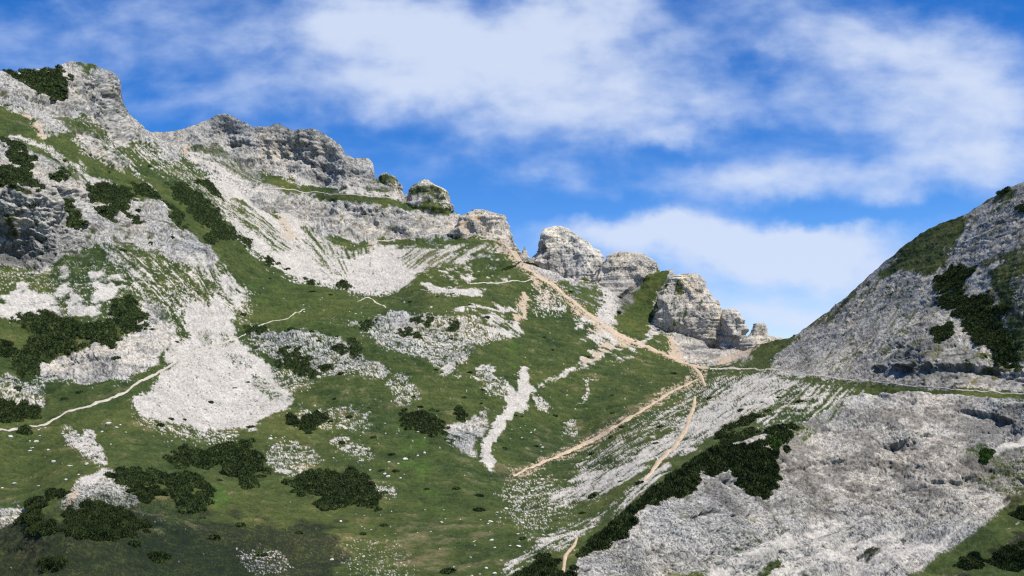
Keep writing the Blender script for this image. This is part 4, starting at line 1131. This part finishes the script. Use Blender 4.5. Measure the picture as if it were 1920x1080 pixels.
thicket([(774, 592), (790, 590), (794, 602), (786, 608), (776, 606)], 'left of two adjoining dark pines on the top edge of the central outcrop', size=1.1)
thicket([(796, 594), (808, 592), (812, 604), (804, 610), (796, 606)], 'right of two adjoining dark pines on the top edge of the central outcrop', size=1.1)
thicket([(746, 622), (758, 611), (770, 614), (768, 624), (754, 630)], 'leaning dark pine in the middle of the central pale outcrop', size=1.1)
thicket([(768, 620), (786, 620), (792, 630), (772, 632)], 'green rounded pine at the foot of the central pale outcrop', size=1.1, mat=None)
thicket([(842, 600), (856, 598), (858, 612), (852, 622), (844, 616)], 'upright lone pine on the right part of the central rock band', size=1.1)
thicket([(628, 527), (652, 529), (662, 538), (650, 542), (632, 538)], 'dark pine mound on the rim right under the far white scree bowl', size=1.3)
thicket([(574, 522), (588, 524), (590, 532), (578, 532)], 'small dark pine on the rim at the left end of the far scree bowl', size=1.1)
thicket([(-30, 756), (20, 750), (66, 752), (72, 776), (40, 788), (-30, 786)], 'broad dark thicket above the left trail at the edge of the photo')
thicket([(24, 806), (46, 804), (62, 812), (40, 818)], 'thin dark pines right under the left trail', size=1.0)
thicket([(544, 782), (572, 776), (604, 774), (608, 790), (582, 808), (548, 802)], 'dark flat thicket in the meadow below the right corner of the scree fan')
thicket([(754, 774), (780, 766), (808, 770), (830, 784), (842, 824), (816, 820), (786, 808), (764, 794)], 'large black green thicket on the mound left of the grey streaked rock')
thicket([(846, 770), (862, 764), (880, 770), (876, 788), (856, 790)], 'dark thicket at the top of the grey streaked rock', size=1.2)
thicket([(316, 866), (344, 846), (396, 838), (428, 830), (462, 830), (484, 848), (488, 880), (476, 914), (452, 908), (420, 880), (378, 868), (330, 872)], 'great arched dark thicket on the meadow below the scree fan', size=1.3)
thicket([(292, 892), (330, 882), (366, 892), (392, 922), (386, 950), (346, 954), (316, 934)], 'solid dark thicket between the pale knoll and the bright green hollow', size=1.3)
thicket([(202, 880), (246, 878), (298, 890), (294, 908), (256, 914), (220, 898)], 'dark pines along the top of the pale foreground knoll', size=1.1)
thicket([(236, 920), (290, 912), (300, 930), (262, 940)], 'scrubby pines on the right shoulder of the pale foreground knoll', size=1.0)
thicket([(24, 958), (48, 936), (76, 938), (82, 960), (58, 974), (32, 970)], 'round dark thicket at the left end of the foreground knoll', size=1.2)
thicket([(48, 984), (92, 976), (102, 996), (64, 1004)], 'low dark thicket below the round one at the left foreground', size=1.1)
thicket([(122, 962), (164, 948), (206, 950), (246, 962), (276, 986), (228, 1008), (160, 1004), (126, 984)], 'wide dark thicket under the pale foreground knoll', size=1.15)
thicket([(82, 920), (126, 914), (132, 926), (98, 932)], 'dark pine strip along the trail left of the pale knoll', size=1.0)
thicket([(286, 1038), (306, 1034), (316, 1046), (296, 1056)], 'small round pine low in the left foreground heath', size=1.0)
thicket([(78, 1048), (106, 1046), (116, 1060), (88, 1066)], 'dark pine patch at the bottom left corner of the heath', size=1.0)
thicket([(536, 906), (582, 886), (646, 880), (684, 900), (714, 932), (704, 948), (668, 944), (602, 950), (576, 924)], 'dark island thicket in the open lower meadow, centre left', size=1.3)
thicket([(1244, 932), (1262, 884), (1292, 834), (1320, 812), (1358, 822), (1384, 838), (1420, 836), (1456, 842), (1450, 892), (1426, 932), (1400, 924), (1392, 888), (1344, 872), (1312, 900), (1278, 932)], 'biggest dark thicket hanging over the crest of the near rocky slope', rib, 1.25)
thicket([(1340, 815), (1420, 806), (1440, 838), (1380, 842)], 'dark pines behind the biggest thicket on the crest of the near slope', main, 1.2)
thicket([(1424, 806), (1464, 788), (1500, 796), (1490, 814), (1452, 824)], 'separate dark thicket right of the biggest one beside green turf', rib, 1.2)
thicket([(1438, 820), (1460, 828), (1458, 846), (1442, 842)], 'light green bush at the right end of the biggest crest thicket', rib, 1.0, M_SHRUB_L)
thicket([(1084, 1016), (1150, 972), (1206, 922), (1248, 894), (1246, 914), (1214, 950), (1176, 988), (1132, 1020), (1090, 1026)], 'long dark hedge like thicket running down the near crest', rib, 1.2)
thicket([(966, 1088), (1004, 1050), (1032, 1036), (1042, 1048), (1038, 1080), (1028, 1110), (970, 1110)], 'dark thicket at the bottom beside the tan path', main, 1.1)
thicket([(1344, 808), (1380, 792), (1414, 774), (1422, 784), (1378, 806)], 'thin line of pines on the streaked scree above the biggest thicket', main, 1.0)
thicket([(1756, 526), (1788, 497), (1824, 504), (1812, 524), (1784, 540), (1758, 546)], 'upper dark thicket on the right slope beside the green turf', main, 1.0)
thicket([(1756, 560), (1796, 540), (1818, 552), (1800, 580), (1766, 578)], 'middle dark thicket on the right slope under the upper one', main, 1.0)
thicket([(1788, 584), (1840, 552), (1860, 560), (1880, 606), (1910, 668), (1894, 688), (1862, 652), (1830, 636), (1808, 606)], 'long dark thicket trailing down the right slope at the photo edge', main, 1.0)
thicket([(1750, 616), (1782, 606), (1784, 634), (1760, 642)], 'small dark thicket on the rocks left of the long right slope thicket', main, .9)
thicket([(1866, 574), (1896, 572), (1890, 586), (1872, 586)], 'short dark pine strip on green turf right of the long right slope thicket', main, .9)
thicket([(1872, 356), (1884, 350), (1894, 352), (1880, 362)], 'dark pine on the skyline of the right slope', main, .9)
thicket([(1902, 386), (1940, 370), (1940, 384), (1912, 394)], 'dark pine just under the skyline at the right edge', main, .9)
thicket([(1856, 1046), (1904, 1024), (1950, 1010), (1950, 1060), (1880, 1070)], 'dark scrub in the bottom right corner of the near slope', rib, .8)
thicket([(1792, 1054), (1826, 1030), (1852, 1044), (1826, 1068)], 'dark scrub clump left of the bottom right corner scrub', rib, .7)
thicket([(1896, 952), (1950, 940), (1950, 964), (1910, 968)], 'dark pine strip at the right edge between two pale stony strips', rib, .7)
thicket([(1840, 850), (1858, 848), (1856, 866), (1838, 868)], 'green bush beside the pale scree chute at the right edge', rib, .8, M_SHRUB_L)
thicket([(940, 474), (962, 472), (970, 482), (946, 484)], 'dark pines just below the trail under the left crag of the notch', main, 1.1)
thicket([(986, 484), (1004, 470), (1008, 480), (1000, 490), (988, 492)], 'dark pines at the left foot of the large rounded tower', main, 1.1)

# lone bushes dotted over the turf: one of each of three shapes, then copies
LONE = [(690, 612), (706, 598), (846, 634), (912, 596), (820, 556), (850, 550), (880, 570), (770, 566), (660, 650), (596, 640), (585, 626), (632, 632), (880, 698), (818, 692), (905, 730), (775, 742), (870, 744), (902, 756), (820, 770), (758, 768), (788, 762), (690, 763), (628, 746), (1040, 780), (1148, 773), (1148, 740), (966, 778),
        (978, 780), (945, 840), (716, 880), (742, 882), (800, 918), (855, 918), (898, 928), (898, 955), (980, 1010), (1092, 962), (1110, 850), (1145, 818), (1166, 800), (1240, 800), (1230, 830), (1005, 835), (1165, 903), (1110, 930), (1118, 925), (1200, 905), (1036, 655), (1330, 745), (1262, 700), (1100, 668), (1020, 632),
        (1390, 770), (1460, 745), (1500, 752), (1440, 770), (30, 730), (120, 745), (150, 735), (300, 798), (345, 786), (320, 785), (470, 800), (346, 834), (395, 752), (440, 728), (465, 715), (218, 672), (282, 618), (330, 640), (455, 590), (505, 520), (540, 490), (585, 545), (620, 552), (535, 505), (120, 300), (205, 320), (260, 390), (60, 385), (230, 470), (285, 450),
        (280, 310), (330, 440), (720, 985), (680, 1000), (560, 1000), (450, 985), (490, 1040), (400, 1010), (410, 900), (840, 1070), (250, 1020), (380, 970), (640, 700), (560, 655), (620, 790), (655, 782), (700, 820), (735, 850), (640, 830), (1135, 552), (1190, 640), (1070, 545), (1120, 590), (1160, 585), (1235, 615)]
UN = [shrub_unit(170, 900 + i) for i in range(4)]
protos = []
for i, (v, t_) in enumerate(UN):
    me = bpy.data.meshes.new('dwarf_pine_bush')
    me.from_pydata(v.tolist(), [], t_.tolist())
    me.materials.append(M_SHRUB)
    protos.append(me)
zones = [('left mountain', lambda x, y: bool(inpoly(np.array(x), np.array(y), MTN)), 'single small dark pine bush on the left mountain and its scree'),
         ('upper meadow', lambda x, y: y < 790 and x < 1200, 'single small dark pine bush dotted on the upper meadow'),
         ('right scree', lambda x, y: x >= 1080, 'single small dark pine bush on the streaked slope at the right'),
         ('lower meadow', lambda x, y: True, 'single small dark pine bush dotted on the lower meadow')]
for (x, y) in LONE:
    p = main.at(np.array([float(x)]), np.array([float(y) + 1.5]))[0]
    o = bpy.data.objects.new('dwarf_pine_bush', protos[random.randrange(4)])
    sc.collection.objects.link(o)
    s = random.uniform(.75, 1.5) * (1 + .15 * (np.linalg.norm(p) > 450))
    o.location = p - np.array([0, 0, .15])
    o.scale = (s * random.uniform(1, 1.6), s, s * random.uniform(.75, 1.0))
    o.rotation_euler = (0, 0, random.uniform(-.5, .5))
    zn = next(q for q in zones if q[1](x, y))
    tag(o, zn[2], 'shrub', 'small pine bushes on the ' + zn[0])

# ------------------------------------------------------------------ loose boulders
bprot = []
for i in range(6):
    import bmesh
    bm = bmesh.new()
    bmesh.ops.create_icosphere(bm, subdivisions=2, radius=1)
    r = random.Random(i)
    ax = [Vector((r.gauss(0, 1), r.gauss(0, 1), r.gauss(0, 1))).normalized() for _ in range(9)]
    for v in bm.verts:
        d = v.co.normalized()
        lim = min(0.95 if d.dot(a) <= .05 else min(.95, (.62 + .06 * k % .2) / d.dot(a)) for k, a in enumerate(ax))
        v.co = d * (lim + r.uniform(-.02, .02))
        v.co.z *= .75
    me = bpy.data.meshes.new('boulder')
    bm.to_mesh(me); bm.free()
    me.materials.append(M_BOULDER)
    bprot.append(me)
BZ = [([(0, 810), (240, 790), (480, 815), (560, 800), (500, 850), (300, 870), (140, 900), (0, 930)], 46, .35, .95, 'white boulders on the left meadow', 'loose white boulder lying on the left meadow below the scree fan'),
      ([(480, 800), (700, 770), (820, 830), (760, 900), (560, 880)], 34, .35, .8, 'white boulders in the middle meadow', 'loose white boulder lying in the middle of the meadow'),
      ([(960, 900), (1080, 910), (1060, 1000), (960, 1080), (860, 1080), (900, 960)], 46, .25, .6, 'white boulders under the streaked scree', 'loose white boulder on turf at the foot of the streaked scree'),
      ([(620, 960), (860, 950), (900, 1080), (620, 1085)], 24, .2, .5, 'white boulders in the bottom meadow', 'loose white boulder on turf at the bottom centre'),
      ([(960, 740), (1100, 740), (1180, 800), (1000, 860), (950, 850)], 26, .3, .7, 'white boulders beside the gully', 'loose white boulder on the grass slope beside the white gully'),
      ([(560, 560), (900, 560), (900, 590), (560, 600)], 14, .4, .9, 'white boulders on the upper meadow', 'loose white boulder on the upper meadow')]
for poly, n, a, b, grp, lab in BZ:
    q = np.array(poly); k = 0
    while k < n:
        x = rng.uniform(q[:, 0].min(), q[:, 0].max()); y = rng.uniform(q[:, 1].min(), q[:, 1].max())
        if not inpoly(np.array(x), np.array(y), poly):
            continue
        k += 1
        p = main.at(np.array([x]), np.array([y]))[0]
        o = bpy.data.objects.new('boulder', bprot[int(rng.integers(6))])
        sc.collection.objects.link(o)
        s = a + (b - a) * 1.25 * rng.uniform() ** 3.2
        o.scale = (s * rng.uniform(.9, 1.5), s * rng.uniform(.8, 1.2), s * rng.uniform(.7, 1.1))
        o.location = p + np.array([0, 0, .02 * s])
        o.rotation_euler = (rng.uniform(-.3, .3), rng.uniform(-.3, .3), rng.uniform(0, 6.28))
        tag(o, lab, 'boulder', grp)

# ------------------------------------------------------------------ a walker standing on the right-hand skyline
def person(px, py, label):
    p = main.at(np.array([float(px)]), np.array([float(py)]))[0]
    J = [(0, 0, .92), (0, 0, 1.15), (0, 0, 1.42), (0, .01, 1.52), (0, .02, 1.68), (.10, 0, .86), (.12, -.03, .48), (.13, 0, .06), (.13, -.16, .04), (-.10, 0, .86), (-.11, .04, .48), (-.12, .02, .06), (-.12, -.14, .04),
         (.20, 0, 1.40), (.27, .02, 1.12), (.24, -.12, .90), (.235, -.15, .82), (-.20, 0, 1.40), (-.27, .03, 1.12), (-.25, -.10, .90), (-.245, -.13, .82)]
    E = [(0, 1), (1, 2), (2, 3), (3, 4), (0, 5), (5, 6), (6, 7), (7, 8), (0, 9), (9, 10), (10, 11), (11, 12), (2, 13), (13, 14), (14, 15), (15, 16), (2, 17), (17, 18), (18, 19), (19, 20)]
    R = [.15, .14, .16, .06, .10, .10, .07, .05, .04, .10, .07, .05, .04, .07, .05, .04, .035, .07, .05, .04, .035]
    me = bpy.data.meshes.new('person')
    me.from_pydata(J, E, [])
    o = bpy.data.objects.new('person', me)
    sc.collection.objects.link(o)
    m = o.modifiers.new('skin', 'SKIN')
    for i, r in enumerate(R):
        me.skin_vertices[0].data[i].radius = (r, r)
    me.skin_vertices[0].data[0].use_root = True
    o.modifiers.new('smooth', 'SUBSURF').levels = 1
    me.materials.append(mat_simple('dark_blue_clothing', ((.012, .018, .035), (.03, .04, .07)), 3.0, .85, .1))
    o.location = p
    o.rotation_euler = (0, 0, .6)
    return tag(o, label, 'person')


person(1566, 575, 'tiny person in dark clothing standing on the skyline of the right slope')
